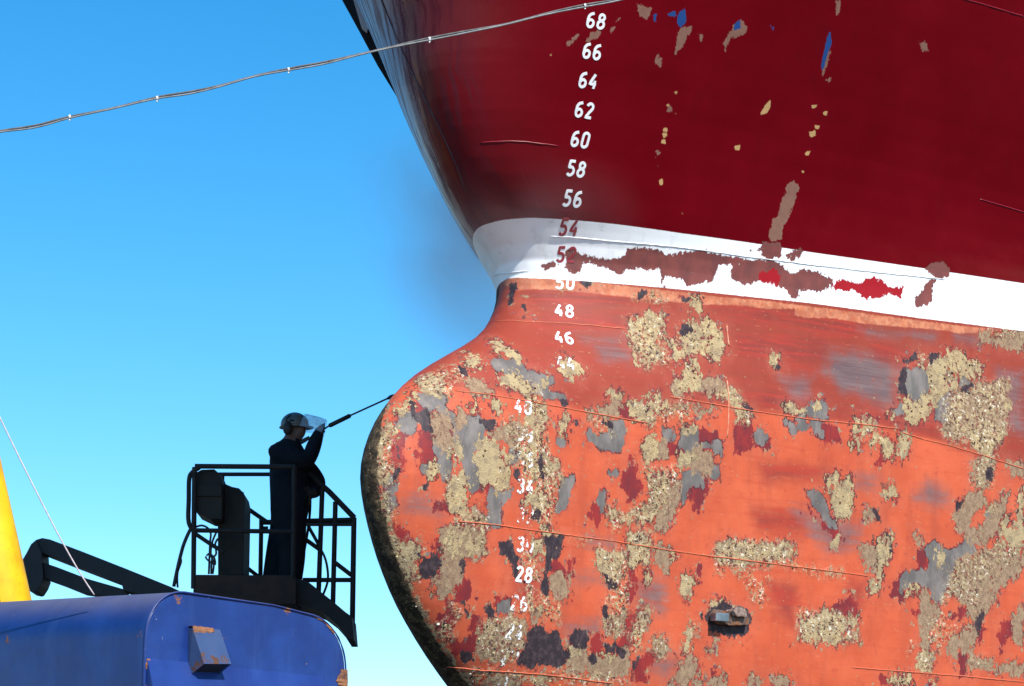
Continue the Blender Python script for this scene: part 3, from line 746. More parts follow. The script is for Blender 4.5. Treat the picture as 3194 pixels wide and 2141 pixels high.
# ---- hull paint
def hull_material():
    n = NT('hull_paint')
    ch = {}
    for nm, keys in (('layers_a', 'TBG'), ('layers_b', 'MKW'), ('layers_c', 'SCP'), ('layers_d', 'REA'), ('layers_e', 'OUX'), ('layers_f', 'abY'), ('layers_g', 'Zsv')):
        o = n.sep(n.attr(nm))
        for k, q in zip(keys, o): ch[k] = q
    P = n.tc.outputs['Object']
    big = n.sep(n.noise(8, 4, .64, vec=n.coords(scale=(1, 1, .5)), out=1)); fine = n.sep(n.noise(30, 4, .70, vec=n.coords(scale=(1, 1, .72)), out=1)); tiny = n.noise(95, 3, .6)
    vert = n.noise(11, 4, .6, vec=n.coords(scale=(1, 1, .14), loc=(2, 2, 2)))
    big2 = n.sep(n.noise(9, 4, .64, vec=n.coords(loc=(7, 3, 1), scale=(1, 1, .5)), out=1))
    streak = n.noise(1.0, 5, .6, vec=n.coords(scale=(2.2, 2.2, 26)))      # long, nearly level brush-out marks
    cloud = n.noise(1.4, 4, .55)
    def edge(k, nb, nf, a=.05, b=.035, w=.003, bias=.016, cap=None):
        q = n.math('MINIMUM', ch[k], cap) if cap is not None else ch[k]
        v = n.add(q, n.madd(nb, 2*a, n.madd(nf, 2*b, n.madd(vert, 1.2*a, -a-b-.6*a+bias))))
        return n.step(v, -w, w), v
    smoothT = n.step(n.noise(3.3, 3, .5), .47, .60)
    T, Tv = edge('T', big[0], fine[0], .085, .13, bias=.004, cap=n.madd(smoothT, .075, .016))
    B, Bv = edge('B', big[1], fine[1], .085, .12, bias=.006, cap=.035)
    G, Gv = edge('G', big[2], fine[2], .065, .05)
    M, Mv = edge('M', big2[0], fine[2], .075, .07)
    K, Kv = edge('K', big2[1], fine[1], .055, .05, bias=.004)
    R, Rv = edge('R', big2[2], fine[2], .022, .05, bias=0)
    E, Ev = edge('E', big2[2], fine[2], .022, .05, bias=0)
    Aa, Av = edge('A', big[0], fine[0], .014, .034, bias=0)
    O, Ov = edge('O', big[1], fine[1], .004, .010, bias=0)
    Ub, Uv = edge('U', big2[0], fine[0], .01, .02, bias=0)
    hn = n.sep(n.noise(15, 5, .66, vec=n.coords(loc=(5, 5, 2)), out=1))
    S = n.step(n.add(n.math('MINIMUM', ch['S'], .05), n.madd(big2[1], .30, n.madd(hn[0], .16, -.24))), -.04, .06)
    W = n.step(n.add(ch['W'], n.madd(streak, .16, n.madd(big[1], .12, -.14))), -.07, .11)
    C = n.step(n.add(ch['C'], n.madd(streak, .20, n.madd(big[2], .12, -.16))), -.08, .11)
    Pp = n.step(n.add(ch['P'], n.madd(fine[1], .03, -.015)), -.006, .008)
    top = n.step(n.madd(tiny, .006, n.add(ch['a'], -.003)), -.002, .002)           # above the white band
    low = n.step(n.madd(fine[2], .012, n.add(ch['b'], -.006)), -.003, .003)        # below it
    # base coats
    red = n.mix(n.step(cloud, .35, .7), (.118, .0004, .0036), (.142, .0008, .0052))
    red = n.mix(n.mul(n.step(n.noise(2.6, 5, .65), .52, .75), .30), red, (.155, .003, .007))
    red = n.mix(n.mul(n.step(n.noise(1, 5, .6, vec=n.coords(scale=(5, 5, .7))), .52, .75), .35), red, (.092, .0015, .004))
    white = n.mix(n.step(n.noise(1, 5, .6, vec=n.coords(scale=(14, 14, 1.2))), .5, .8), (.82, .82, .82), (.68, .68, .67))
    orange = n.mix(n.step(n.noise(3.0, 5, .6), .3, .72), (.46, .078, .032), (.54, .105, .045))
    orange = n.mix(n.mul(n.step(streak, .50, .68), .22), orange, (.36, .045, .022))
    belt = n.mul(n.step(n.add(ch['Y'], n.madd(cloud, .10, n.madd(streak, .12, -.11))), -.03, .06), n.madd(streak, .6, .45))
    orange = n.mix(belt, orange, n.mix(n.step(streak, .3, .7), (.125, .018, .017), (.235, .030, .020)))
    orange = n.mix(n.mul(n.step(fine[0], .60, .8), .25), orange, (.45, .06, .03))
    # bands near the waterline carry more of the older crimson
    orange = n.mix(n.mul(C, .85), orange, n.mix(n.step(streak, .35, .65), (.15, .026, .026), (.34, .036, .024)))
    orange = n.mix(n.mul(W, .88), orange, n.mix(n.step(streak, .25, .75), (.085, .068, .074), (.165, .128, .125)))
    orange = n.mix(n.mul(n.step(n.noise(1, 5, .62, vec=n.coords(scale=(7, 7, .9))), .50, .70), .30), orange, (.27, .050, .030))   # runs of grime
    orange = n.mix(n.mul(n.step(hn[2], .56, .70), .35), orange, (.30, .038, .024))
    peach = n.mix(n.step(fine[2], .3, .7), (.52, .155, .070), (.52, .23, .13))
    orange = n.mix(n.mul(Pp, n.madd(n.step(hn[1], .42, .58), .45, .5)), orange, peach)
    # older coats showing where the top coat came away
    maroon = n.mix(n.step(big[1], .4, .62), (.155, .022, .026), (.25, .026, .024))
    grey = n.mix(n.step(big2[0], .35, .7), (.110, .096, .090), (.20, .170, .152))
    beige = n.mix(n.step(fine[1], .36, .66), (.20, .125, .080), (.29, .195, .12))
    tanA = n.mix(n.step(fine[2], .38, .64), (.33, .22, .11), (.50, .38, .20))
    tanA = n.mix(n.step(big2[2], .42, .60), tanA, n.mix(n.step(fine[0], .4, .6), (.30, .21, .12), (.40, .29, .15)))
    tanA = n.mix(n.mul(n.step(tiny, .62, .68), .75), tanA, (.075, .045, .03))
    tanA = n.mix(n.mul(n.step(tiny, .40, .33), .5), tanA, (.62, .52, .33))
    tanA = n.mix(n.mul(smoothT, .8), tanA, n.mix(big[1], (.33, .24, .13), (.45, .345, .19)))
    tanA = n.mix(n.mul(n.step(hn[1], .46, .62), .65), tanA, (.20, .145, .095))
    beige = n.mix(n.mul(n.step(tiny, .58, .66), .5), beige, (.52, .33, .15))
    beige = n.mix(n.mul(n.step(tiny, .42, .36), .5), beige, (.10, .05, .035))
    halo = n.math('MAXIMUM', n.math('MAXIMUM', ch['T'], ch['B']), n.math('MAXIMUM', ch['K'], n.math('MAXIMUM', ch['G'], ch['M'])))
    hk = n.step(n.add(hn[0], n.mul(halo, 1.1)), .555, .565)
    stain = n.mul(n.step(n.add(halo, n.madd(big2[2], .16, -.08)), -.13, .03), .42)
    dark = n.mix(n.step(fine[0], .4, .7), (.030, .021, .026), (.075, .050, .052))
    lip_shade = n.mul(n.math('MAXIMUM', n.step(Tv, -.028, -.020), n.math('MAXIMUM', n.step(Gv, -.014, -.009), n.step(Bv, -.016, -.010))), n.step(big2[1], .40, .52))  # dark rims paint in the shadow of the paint lip round flakes
    lip_shade_col = n.mix(n.step(hn[0], .45, .55), (.055, .022, .024), maroon)
    fl = n.noise(42, 4, .7, vec=n.coords(loc=(3, 9, 4)))
    fl2 = n.noise(34, 4, .7, vec=n.coords(loc=(13, 2, 8)))
    c = orange
    hc = n.mix(n.step(hn[1], .50, .52), n.mix(n.step(hn[2], .52, .54), maroon, grey), n.mix(n.step(hn[2], .46, .48), beige, tanA))
    c = n.mix(stain, c, n.mix(n.step(big[0], .4, .6), (.33, .062, .040), (.40, .115, .070)))
    scuff = n.mul(n.step(n.noise(1, 5, .7, vec=n.coords(scale=(16, 16, 46), rot=(0, .35, 0))), .60, .70), .30)
    c = n.mix(scuff, c, (.58, .22, .13))
    c = n.mix(hk, c, hc)
    c = n.mix(M, c, maroon); c = n.mix(lip_shade, c, lip_shade_col)
    c = n.mix(G, c, grey)
    c = n.mix(B, c, beige)
    c = n.mix(T, c, tanA)
    s1 = n.mul(S, n.step(fl, .49, .52)); s2 = n.mul(S, n.step(fl2, .57, .595)); s3 = n.mul(S, n.step(fl, .42, .39)); s4 = n.mul(S, n.step(fl2, .40, .375))
    c = n.mix(s3, c, (.20, .03, .025)); c = n.mix(s1, c, tanA); c = n.mix(s2, c, (.055, .032, .03)); c = n.mix(n.mul(s4, .9), c, (.76, .70, .55))
    c = n.mix(K, c, dark)  # K also paints the dark hollow and shadow round the lug
    # grime on the stem bar and edge barnacles
    X = n.step(n.add(ch['X'], n.madd(big[0], .05, n.madd(fine[1], .05, -.05))), -.006, .006)
    stemc = n.mix(n.step(n.noise(16, 6, .7), .42, .62), (.024, .018, .012), (.095, .066, .038))
    stemc = n.mix(n.step(fl, .62, .66), stemc, (.30, .20, .09))
    crust = n.mul(n.step(n.math('ABSOLUTE', n.add(ch['X'], .012)), .040, .012), n.mul(n.step(hn[0], .44, .50), n.step(ch['b'], -.02, .05)))
    crust = n.mul(crust, n.step(ch['Z'], -.01, .03))
    c = n.mix(crust, c, n.mix(n.step(fl, .42, .5), (.13, .06, .04), tanA))
    c = n.mix(X, c, stemc)
    # loose flecks everywhere on the bottom paint
    spark = n.mul(n.step(n.noise(30, 2, .5, vec=n.coords(loc=(1, 1, 5))), .735, .75), .9)
    c = n.mix(spark, c, n.mix(tiny, (.10, .03, .03), (.50, .34, .16)))
    upper = red
    upper = n.mix(Aa, upper, n.mix(fine[0], (.16, .075, .055), (.27, .14, .10)))
    upper = n.mix(Ub, upper, (.018, .06, .20))
    upper = n.mix(O, upper, n.mix(tiny, (.36, .20, .09), (.60, .38, .16)))
    w = n.mix(R, white, n.mix(n.step(big[0], .35, .65), (.155, .050, .046), (.215, .062, .052)))
    w = n.mix(E, w, (.32, .010, .016))
    hair = n.mul(n.step(n.noise(1, 2, .5, vec=n.coords(scale=(9, 9, 110))), .735, .75), .55)
    w = n.mix(hair, w, (.25, .22, .2))
    base = n.mix(top, n.mix(low, w, c), n.mix(n.mul(R, .98), upper, (.17, .062, .054)))
    sv = n.t.nodes.new('ShaderNodeCombineXYZ'); n.put(sv.inputs[0], n.mul(n.madd(cloud, .25, ch['s']), 14.0)); n.put(sv.inputs[1], n.mul(ch['v'], 1.3))
    scr = n.mul(n.step(n.noise(1.0, 5, .68, vec=sv.outputs[0]), .46, .60), n.mul(top, n.mul(n.step(ch['s'], .42, .15), n.step(ch['s'], -3.2, -2.0))))
    base = n.mix(n.mul(scr, .45), base, (.045, .014, .024))
    n.put(n.bsdf.inputs['Base Color'], base)
    # gloss: topcoat is glossy above, chalky below
    bare = n.math('MAXIMUM', n.math('MAXIMUM', T, B), n.math('MAXIMUM', S, X))
    rough = n.mixf(top, n.mixf(low, .42, n.mixf(bare, .55, .9)), n.madd(cloud, .10, .14))
    n.put(n.bsdf.inputs['Roughness'], n.mixf(scr, n.mixf(n.mul(top, n.step(ch['s'], 1.0, .2)), rough, .30), .55))
    n.put(n.bsdf.inputs['Specular IOR Level'], n.mixf(top, .14, n.mixf(scr, n.mixf(n.step(ch['s'], 1.1, .3), .12, .30), .16)))
    # paint build: worn patches lie deeper, encrusted ones are rough
    h = n.mul(n.math('MAXIMUM', n.math('MAXIMUM', G, R), B), -.4)
    h = n.madd(n.mul(n.math('MAXIMUM', T, n.math('MAXIMUM', S, X)), tiny), 1.5, h)
    h = n.madd(cloud, 1.2, n.madd(fine[1], .08, h))           # plating is never dead flat
    n.bump(h, .8, .006)
    return n.m

def build_hull(parent):
    zs = np.concatenate([np.linspace(.95, 2.75, 14)[:-1], np.arange(2.75, 8.55, .0135), np.linspace(8.55, 13.0, 30)[1:]])
    sp = np.concatenate([-np.linspace(0, 24, 60)[1:][::-1]**1.0, -np.arange(.0135, .40, .0135)[::-1], np.arange(0, 6.6, .0135), np.linspace(6.6, 28, 60)[1:]])
    sp = np.unique(np.round(np.concatenate([-np.linspace(.55, 24, 60), sp[(sp > -.5)]]), 5))
    nr, nc = len(zs), len(sp)
    V = np.zeros((nr, nc, 3)); U = np.zeros((nr, nc))
    for i, z in enumerate(zs):
        x, y = hull_row(sp, z); V[i, :, 0] = x; V[i, :, 1] = y; V[i, :, 2] = z; U[i] = sp-float(Fz(z))
    me = bpy.data.meshes.new('hull_shell')
    idx = np.arange(nr*nc).reshape(nr, nc)
    q = np.stack([idx[:-1, :-1], idx[:-1, 1:], idx[1:, 1:], idx[1:, :-1]], -1).reshape(-1, 4)
    me.vertices.add(nr*nc); me.vertices.foreach_set('co', V.reshape(-1).astype(np.float32))
    me.loops.add(q.size); me.loops.foreach_set('vertex_index', q.reshape(-1).astype(np.int32))
    me.polygons.add(len(q)); me.polygons.foreach_set('loop_start', np.arange(0, q.size, 4, dtype=np.int32))
    me.update(calc_edges=True); me.validate(); me.shade_smooth()
    u = U.reshape(-1); z = V[:, :, 2].reshape(-1); s = np.tile(sp, nr)
    L = {k: sdf_layer(u, z, polys(v)) for k, v in PAINT.items()}
    bt = np.array(BAND_TOP); bb = np.array(BAND_BOT)
    port = s > -.45
    zt = np.interp(u, bt[2:, 0], bt[2:, 1]); zb = np.interp(u, bb[2:, 0], bb[2:, 1])
    L['a'] = np.clip(z-zt, -.2, .2); L['b'] = np.clip(zb-z, -.2, .2)
    # dark stem bar: the front edge of the bulb up to about the light waterline
    wid = np.interp(z, [2.5, 3.2, 4.0, 4.45, 4.65, 4.85, 5.1], [.085, .085, .082, .075, .045, -.01, -.2])
    L['X'] = np.clip(np.minimum(wid-s, s+.34), -.2, .2)
    sw = np.array(BELT); L['Y'] = np.clip(z-np.interp(u, sw[:, 0], sw[:, 1]), -.2, .2)       # older crimson above the upper seam
    L['s'] = s; L['v'] = z
    L['Z'] = np.clip(5.25-z, -.2, .2)
    zero = np.zeros_like(u)-.2
    for nm, keys in (('layers_a', 'TBG'), ('layers_b', 'MKW'), ('layers_c', 'SCP'), ('layers_d', 'REA'), ('layers_e', 'OUX'), ('layers_f', 'abY'), ('layers_g', 'Zsv')):
        a = me.attributes.new(nm, 'FLOAT_VECTOR', 'POINT')
        a.data.foreach_set('vector', np.stack([L.get(k, zero) for k in keys], -1).reshape(-1).astype(np.float32))
    me.materials.append(hull_material())
    o = bpy.data.objects.new('hull_shell', me); COL.objects.link(o); settle(o, parent)
    # deck closes the top
    bm = bmesh.new(); row = V[-1]
    st = [bm.verts.new((*row[i][:2], 12.6)) for i in range(0, nc, 6)]
    bm.faces.new(st)
    obj('deck', bm, worn('deck_paint', (.10, .03, .02), (.14, .05, .03), .7), parent)

ship = empty('cargo_ship', (float(NECK[0]), float(NECK[1]), .9), 'ship bow with crimson topsides, white waterline band and flaking orange bulb', 'ship')
build_hull(ship)

# dock floor, out of view, darkened to cut light reflected onto the hull
bm = bmesh.new(); bmesh.ops.create_grid(bm, x_segments=2, y_segments=2, size=900)
g = obj('dock_floor', bm, worn('dark_floor', (.045, .042, .038), (.07, .064, .058), .85, .6)); g['kind'] = 'structure'; g['label'] = 'dark dock floor out of view'

# weld seams
seam_low = worn('seam_bottom_paint', (.60, .10, .04), (.40, .12, .05), .6, 25, rust=.28, rust_scale=18)
seam_red = worn('seam_red_paint', (.24, .006, .018), (.20, .004, .012), .3, 20)
rubber_line = worn('seam_dark', (.03, .02, .03), (.05, .03, .04), .6)
seam_white = worn('seam_white_paint', (.78, .79, .80), (.55, .55, .55), .5, 25)
for P in polys(SEAMS):
    pts = []
    for (u1, z1), (u2, z2) in zip(P, P[1:]):
        k = max(2, int(math.hypot(u2-u1, z2-z1)/.03))
        for j in range(k): pts.append((u1+(u2-u1)*j/k, z1+(z2-z1)*j/k))
    pts.append(tuple(P[-1])); zm = P[:, 1].mean()
    path = []
    for u, z in pts:
        p, nn, _, _ = hull_frame(u, z); path.append(p+nn*.0005+Vector((0, 0, random.uniform(-.0015, .0015))))
    r = [(.0046 if 0 < i < len(path)-1 else .003)*random.uniform(.8, 1.15) for i in range(len(path))]
    obj('weld_seam', tube(bmesh.new(), path, r, 7), rubber_line if P[0][0] < -.6 and zm > 6.5 else seam_red if zm > 6.5 else seam_white if zm > 6.05 else seam_low, ship, True)
for P in polys(RIDGES):
    path = [hull_frame(*(P[0]+(P[-1]-P[0])*t))[0] for t in np.linspace(0, 1, 14)]
    obj('weld_seam', tube(bmesh.new(), path, .006, 6, wobble=.4), worn('scraped_seam', (.55, .30, .18), (.60, .12, .05), .7, 30), ship, True)

# barnacle crust: small cones seated on the encrusted patches, too many to count
def barnacles():
    rng = np.random.default_rng(7); V, Fc, tint = [], [], []
    pl = polys(PAINT['T']); sl = polys(PAINT['S'])
    for P, dens in [(q, 900) for q in pl]+[(q, 420) for q in sl]:
        x0, z0 = P.min(0); x1, z1 = P.max(0); n_ = int((x1-x0)*(z1-z0)*dens)
        if n_ <= 0: continue
        pts = np.stack([rng.uniform(x0, x1, n_), rng.uniform(z0, z1, n_)], -1)
        sd_ = sdf_layer(pts[:, 0], pts[:, 1], [P]); pts = pts[sd_ > .004+rng.random(len(sd_))**2*(.07 if dens < 500 else .03)]
        for u, z in pts:
            q = mnoise.noise((u*5, z*5, 1.7))+.5*mnoise.noise((u*17, z*11, 4.1))
            if q < rng.uniform(-.20, .60): continue                # they sit in colonies
            p_, nn, ta_, tb_ = hull_frame(u, z); r = rng.uniform(.004, .0105)*(1.25 if q > .5 else 1); h_ = r*rng.uniform(.5, 1.0)
            b0 = len(V); k = 6; ph = rng.uniform(0, 6)
            for i in range(k):
                a = ph+2*math.pi*i/k; rr = r*rng.uniform(.75, 1.15); V.append(p_+(ta_*math.cos(a)+tb_*math.sin(a))*rr-nn*.001)
            for i in range(k):
                a = ph+2*math.pi*i/k; V.append(p_+(ta_*math.cos(a)+tb_*math.sin(a))*r*.48+nn*h_*rng.uniform(.75, 1.1))
            V.append(p_+nn*h_*.55)
            for i in range(k):
                j = (i+1) % k; Fc.append((b0+i, b0+j, b0+k+j, b0+k+i)); Fc.append((b0+k+i, b0+k+j, b0+2*k))
            tint += [rng.random()]*(2*k+1)
    me = bpy.data.meshes.new('barnacle_crust'); me.from_pydata(V, [], Fc); me.update()
    a = me.attributes.new('tint', 'FLOAT', 'POINT'); a.data.foreach_set('value', np.array(tint, np.float32))
    n = NT('barnacle'); at_ = n.t.nodes.new('ShaderNodeAttribute'); at_.attribute_name = 'tint'; f = at_.outputs['Fac']
    c = n.mix(n.step(f, .30, .34), (.16, .085, .05), (.36, .25, .125)); c = n.mix(n.step(f, .62, .66), c, (.47, .37, .21)); c = n.mix(n.step(f, .90, .92), c, (.66, .60, .46)); c = n.mix(n.step(f, .10, .09), c, (.05, .03, .03))
    n.set(Base_Color=c, Roughness=.9); n.put(n.bsdf.inputs['Specular IOR Level'], .2)
    me.materials.append(n.m); o = bpy.data.objects.new('barnacle_crust', me); COL.objects.link(o); settle(o, ship); o['kind'] = 'stuff'
    print('barnacles', len(tint)//13)
barnacles()

# draught marks
def arcp(cx, cy, rx, ry, a0, a1, k=10):
    return [(cx+rx*math.cos(math.radians(a0+(a1-a0)*i/k)), cy+ry*math.sin(math.radians(a0+(a1-a0)*i/k))) for i in range(k+1)]
DIG = {
 '0': [arcp(.3, .74, .22, .22, 0, 180)+arcp(.3, .26, .22, .22, 180, 360)+[(.52, .74)]],
 '2': [arcp(.3, .74, .22, .22, 165, -25)+[(.40, .50), (.10, .05), (.54, .05)]],
 '3': [arcp(.28, .75, .21, .20, 160, -80)+arcp(.28, .28, .24, .24, 80, -160)],
 '4': [[(.36, .97), (.06, .32), (.54, .32)], [(.42, .56), (.42, .03)]],
 '5': [[(.50, .95), (.12, .95), (.10, .55)]+arcp(.28, .30, .24, .27, 120, -150)],
 '6': [[(.46, .96)]+arcp(.34, .55, .26, .36, 110, 180)+[(.08, .28)]+arcp(.31, .28, .22, .24, 180, 540, 18)],
 '8': [arcp(.3, .74, .19, .20, -90, 270, 16), arcp(.3, .28, .23, .24, 90, 450, 16)],
}
def mark_mat(name, col, wear):
    n = NT(name)
    c = n.mix(n.noise(30, 3), col, tuple(v*.86 for v in col)); n.set(Base_Color=c, Roughness=.5)
    if wear > 0:
        a = n.step(n.add(n.noise(22, 5, .65), n.mul(n.noise(70, 3, .6), .25)), wear-.01, wear+.01)
        n.put(n.bsdf.inputs['Alpha'], a)
    return n.m
MW = mark_mat('mark_white', (.82, .82, .82), .40); MW2 = mark_mat('mark_white_worn', (.80, .79, .76), .60); MW3 = mark_mat('mark_white_remains', (.78, .76, .70), .67)
MR = mark_mat('mark_red', (.27, .012, .022), .35)
def draft_mark(txt, u0, z0):
    bm = bmesh.new(); h = .100; off = .0035
    _, _, ta, _ = hull_frame(u0, z0); lean = -(hull_pt(u0, z0+.05)-hull_pt(u0, z0-.05)).dot(Vector((ta.x, ta.y, 0)))/.1   # keeps the figures upright on the flare
    for k, chx in enumerate(txt):
        ox = (-.070 if k == 0 else .008)
        for stroke in DIG[chx]:
            pts = []
            for (a, b), (c, d) in zip(stroke, stroke[1:]):
                m = max(1, int(math.hypot(c-a, d-b)/.09))
                for j in range(m): pts.append((a+(c-a)*j/m, b+(d-b)*j/m))
            pts.append(stroke[-1]); n = len(pts); w = .088
            Lr = []
            for i, (a, b) in enumerate(pts):
                p0 = pts[max(i-1, 0)]; p1 = pts[min(i+1, n-1)]
                if i in (0, n-1) and math.dist(pts[0], pts[-1]) < .02: p0 = pts[-2]; p1 = pts[1]
                tx, ty = p1[0]-p0[0], p1[1]-p0[1]; l = math.hypot(tx, ty) or 1
                nx, ny = -ty/l*w, tx/l*w
                jx = random.uniform(-.008, .008)
                row = []
                for q, lift in ((-1.15, 0), (-1, 1), (1, 1), (1.15, 0)):
                    z = z0+(b-.5+ny*q)*h; u = u0+ox+(a+nx*q+jx)*h+(z-z0)*lean+(b-.5)*.010
                    p, nn, _, _ = hull_frame(u, z); row.append(bm.verts.new(p+nn*(off if lift else -.002)))
                Lr.append(row)
            for A_, B_ in zip(Lr, Lr[1:]):
                for q in range(3): bm.faces.new((A_[q], A_[q+1], B_[q+1], B_[q]))
    v = int(txt)
    mt = MR if txt in ('54', '52') else MW if v >= 46 or v in (28,) else MW3 if v in (32, 36, 38, 20, 22) else MW2
    o = obj('draft_mark', bm, mt, ship); o['label'] = 'draught mark %s' % txt
for m in MARKS: draft_mark(*m)

# rusty lug on the bulb
p, nn, ta, tb = hull_frame(*LUG)
steel = worn('corroded_steel', (.055, .030, .022), (.20, .12, .085), .8, 22, rust=.45, rust_scale=14, bump=.9)
steelb = worn('scraped_steel', (.16, .20, .23), (.30, .34, .36), .35, 12, metallic=.6, rust=.3)
bm = bmesh.new()
prism(bm, [p+ta*a+tb*b-nn*.02 for a, b in ((-.16, .02), (-.12, .05), (.10, .055), (.17, .02), (.16, -.03), (.05, -.05), (-.10, -.045), (-.16, -.02))], nn*.075)
bmesh.ops.triangulate(bm, faces=bm.faces[:]); bmesh.ops.subdivide_edges(bm, edges=bm.edges[:], cuts=3, use_grid_fill=True)
for v in bm.verts: v.co += mnoise.noise_vector(v.co*22)*.017
lug = obj('lug', bm, steel, ship); lug['label'] = 'corroded steel lug stub on the orange bulb'
bm = bmesh.new()
prism(bm, [p+ta*a+tb*b+nn*.02 for a, b in ((-.165, .025), (-.05, .03), (-.05, -.03), (-.165, -.03))], nn*.07, .006)
settle(obj('lug_plate', bm, steelb), lug); bpy.data.objects['lug_plate'].parent = lug
bm = bmesh.new()
prism(bm, [p+ta*a+tb*b+nn*.0 for a, b in ((-.02, .05), (.05, .085), (.12, .06), (.10, .02), (.0, .02))], nn*.085)
bmesh.ops.triangulate(bm, faces=bm.faces[:]); bmesh.ops.subdivide_edges(bm, edges=bm.edges[:], cuts=3, use_grid_fill=True)
for v in bm.verts: v.co += mnoise.noise_vector(v.co*26)*.02
obj('lug_stub', bm, worn('rust_flakes', (.12, .075, .06), (.32, .22, .17), .85, 30, bump=1), lug)

# black bolster on the far bow
bm = bmesh.new(); prism(bm, [Vector((x, 16.4, z)) for x, z in BOLSTER], Vector((.35, .75, .05)), .02)
bo = obj('anchor_bolster', bm, worn('black_paint', (.006, .006, .008), (.010, .010, .013), .9), ship)
bm = bmesh.new(); prism(bm, [Vector((x, 16.35, z)) for x, z in BOLSTER_PLATE], Vector((0, .06, 0)))
obj('bolster_plate', bm, worn('grey_paint', (.42, .42, .46), (.5, .5, .54), .5), bo)

# ------------------------------------------------------------------ boom lift with basket
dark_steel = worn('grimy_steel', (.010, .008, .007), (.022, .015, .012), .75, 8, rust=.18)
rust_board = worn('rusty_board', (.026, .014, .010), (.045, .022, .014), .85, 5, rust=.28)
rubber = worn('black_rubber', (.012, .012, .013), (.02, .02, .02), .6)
console = worn('brown_cover', (.014, .011, .009), (.026, .020, .014), .8, 4)
jibp = worn('jib_dark_paint', (.011, .012, .015), (.018, .018, .021), .7, 5)
lift = empty('boom_lift', (-2.5, 21.0, 0), 'dark steel basket of a boom lift raised beside the bulb, its jib reaching left', 'boom lift')
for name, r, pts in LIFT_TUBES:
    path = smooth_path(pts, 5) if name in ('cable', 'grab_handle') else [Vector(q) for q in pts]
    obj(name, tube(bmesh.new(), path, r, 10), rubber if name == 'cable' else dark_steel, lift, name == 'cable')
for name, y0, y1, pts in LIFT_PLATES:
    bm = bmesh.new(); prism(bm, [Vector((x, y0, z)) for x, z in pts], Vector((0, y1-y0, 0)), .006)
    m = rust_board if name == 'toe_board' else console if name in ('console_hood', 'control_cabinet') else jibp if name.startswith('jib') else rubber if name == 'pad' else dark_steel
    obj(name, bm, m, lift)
# jib runs on under the basket and down to its carrier, behind the blue hood
obj('jib_mast', tube(bmesh.new(), [(-3.35, 21.02, 4.55), (-2.6, 21.05, 4.30), (-2.45, 21.05, 4.38)], .07, 12), jibp, lift)
obj('mast_column', tube(bmesh.new(), [(-2.6, 21.05, 4.32), (-3.2, 21.1, 2.2), (-3.3, 21.1, .02)], [.09, .14, .2], 14), jibp, lift)

# ------------------------------------------------------------------ person
def skin_mesh(name, verts, edges, radii, root, sub=2):
    me = bpy.data.meshes.new(name); me.from_pydata(verts, edges, [])
    o = bpy.data.objects.new(name, me); COL.objects.link(o)
    md = o.modifiers.new('skin', 'SKIN'); md.use_smooth_shade = True; md.branch_smoothing = .4
    for i, r in enumerate(radii):
        me.skin_vertices[0].data[i].radius = r if hasattr(r, '__len__') else (r, r); me.skin_vertices[0].data[i].use_root = (i == root)
    s = o.modifiers.new('sub', 'SUBSURF'); s.levels = sub; s.render_levels = sub
    dg = bpy.context.evaluated_depsgraph_get()
    res = bpy.data.meshes.new_from_object(o.evaluated_get(dg))
    o.modifiers.clear(); o.data = res; bpy.data.meshes.remove(me)
    res.shade_smooth(); return o
M_ = {k: Vector(v) for k, v in MAN.items()}
V_, E_, R_ = [], [], []
def jv(p, r, frm=None):
    V_.append(Vector(p)); R_.append(tuple(q*1.10 for q in r) if hasattr(r, '__len__') else r*(1.10 if r > .05 else 1)); i = len(V_)-1
    if frm is not None: E_.append((frm, i))
    return i
pel = jv(M_['pelvis'], (.275, .225))
bel = jv(M_['belly'], (.25, .205), pel); che = jv(M_['chest'], (.29, .235), bel); col_ = jv(M_['collar'], (.20, .19), che)
nk = jv(M_['neck'], .075, col_); hd = jv(M_['head'], (.098, .096), nk); cr = jv(M_['crown'], .080, hd)
cn = jv(M_['head'].lerp(M_['chin'], .8), .058, hd); ns = jv(M_['nose'], .013, hd)
for sfx, sg in (('n', -1), ('f', 1)):
    sh = jv(M_['sh_'+sfx], .145, che)
    el = jv(M_['el_'+sfx], .095, sh); wr = jv(M_['wr_'+sfx], .066, el); ha = jv(M_['ha_'+sfx], (.046, .034), wr)
    g = (M_['g2']-M_['g0']).normalized(); up = Vector((0, 0, 1)); side = Vector((0, -1, 0))
    for k in range(4):                                        # fingers close round the lance
        b0 = M_['ha_'+sfx]+g*(.030-.018*k)+Vector((0, -.012, .012))
        a = jv(b0+side*.014+up*.022, .0095, ha); b = jv(b0+Vector((0, .014, .034)), .009, a); jv(b0+Vector((0, .030, .014)), .008, b)
    t1 = jv(M_['ha_'+sfx]+Vector((.012, .012, -.024)), .011, ha); jv(M_['ha_'+sfx]+Vector((.034, .010, -.012)), .0095, t1)
    hp = jv(M_['hip_'+sfx], .165, pel); kn = jv(M_['knee_'+sfx], .130, hp); an = jv(M_['ankle_'+sfx], .105, kn)
    ft = M_['ankle_'+sfx]+Vector((.03, 0, -.075)); f1 = jv(ft, .055, an); jv(ft+Vector((.15, 0, -.012)), .042, f1)
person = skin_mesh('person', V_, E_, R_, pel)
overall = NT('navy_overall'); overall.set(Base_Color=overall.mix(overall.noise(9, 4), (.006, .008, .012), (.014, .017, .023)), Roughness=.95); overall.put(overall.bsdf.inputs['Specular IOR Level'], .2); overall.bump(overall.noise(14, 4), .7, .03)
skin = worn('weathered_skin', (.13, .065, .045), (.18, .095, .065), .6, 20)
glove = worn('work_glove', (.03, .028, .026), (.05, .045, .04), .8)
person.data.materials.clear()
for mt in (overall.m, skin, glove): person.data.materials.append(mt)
zc = M_['collar'].z+.10
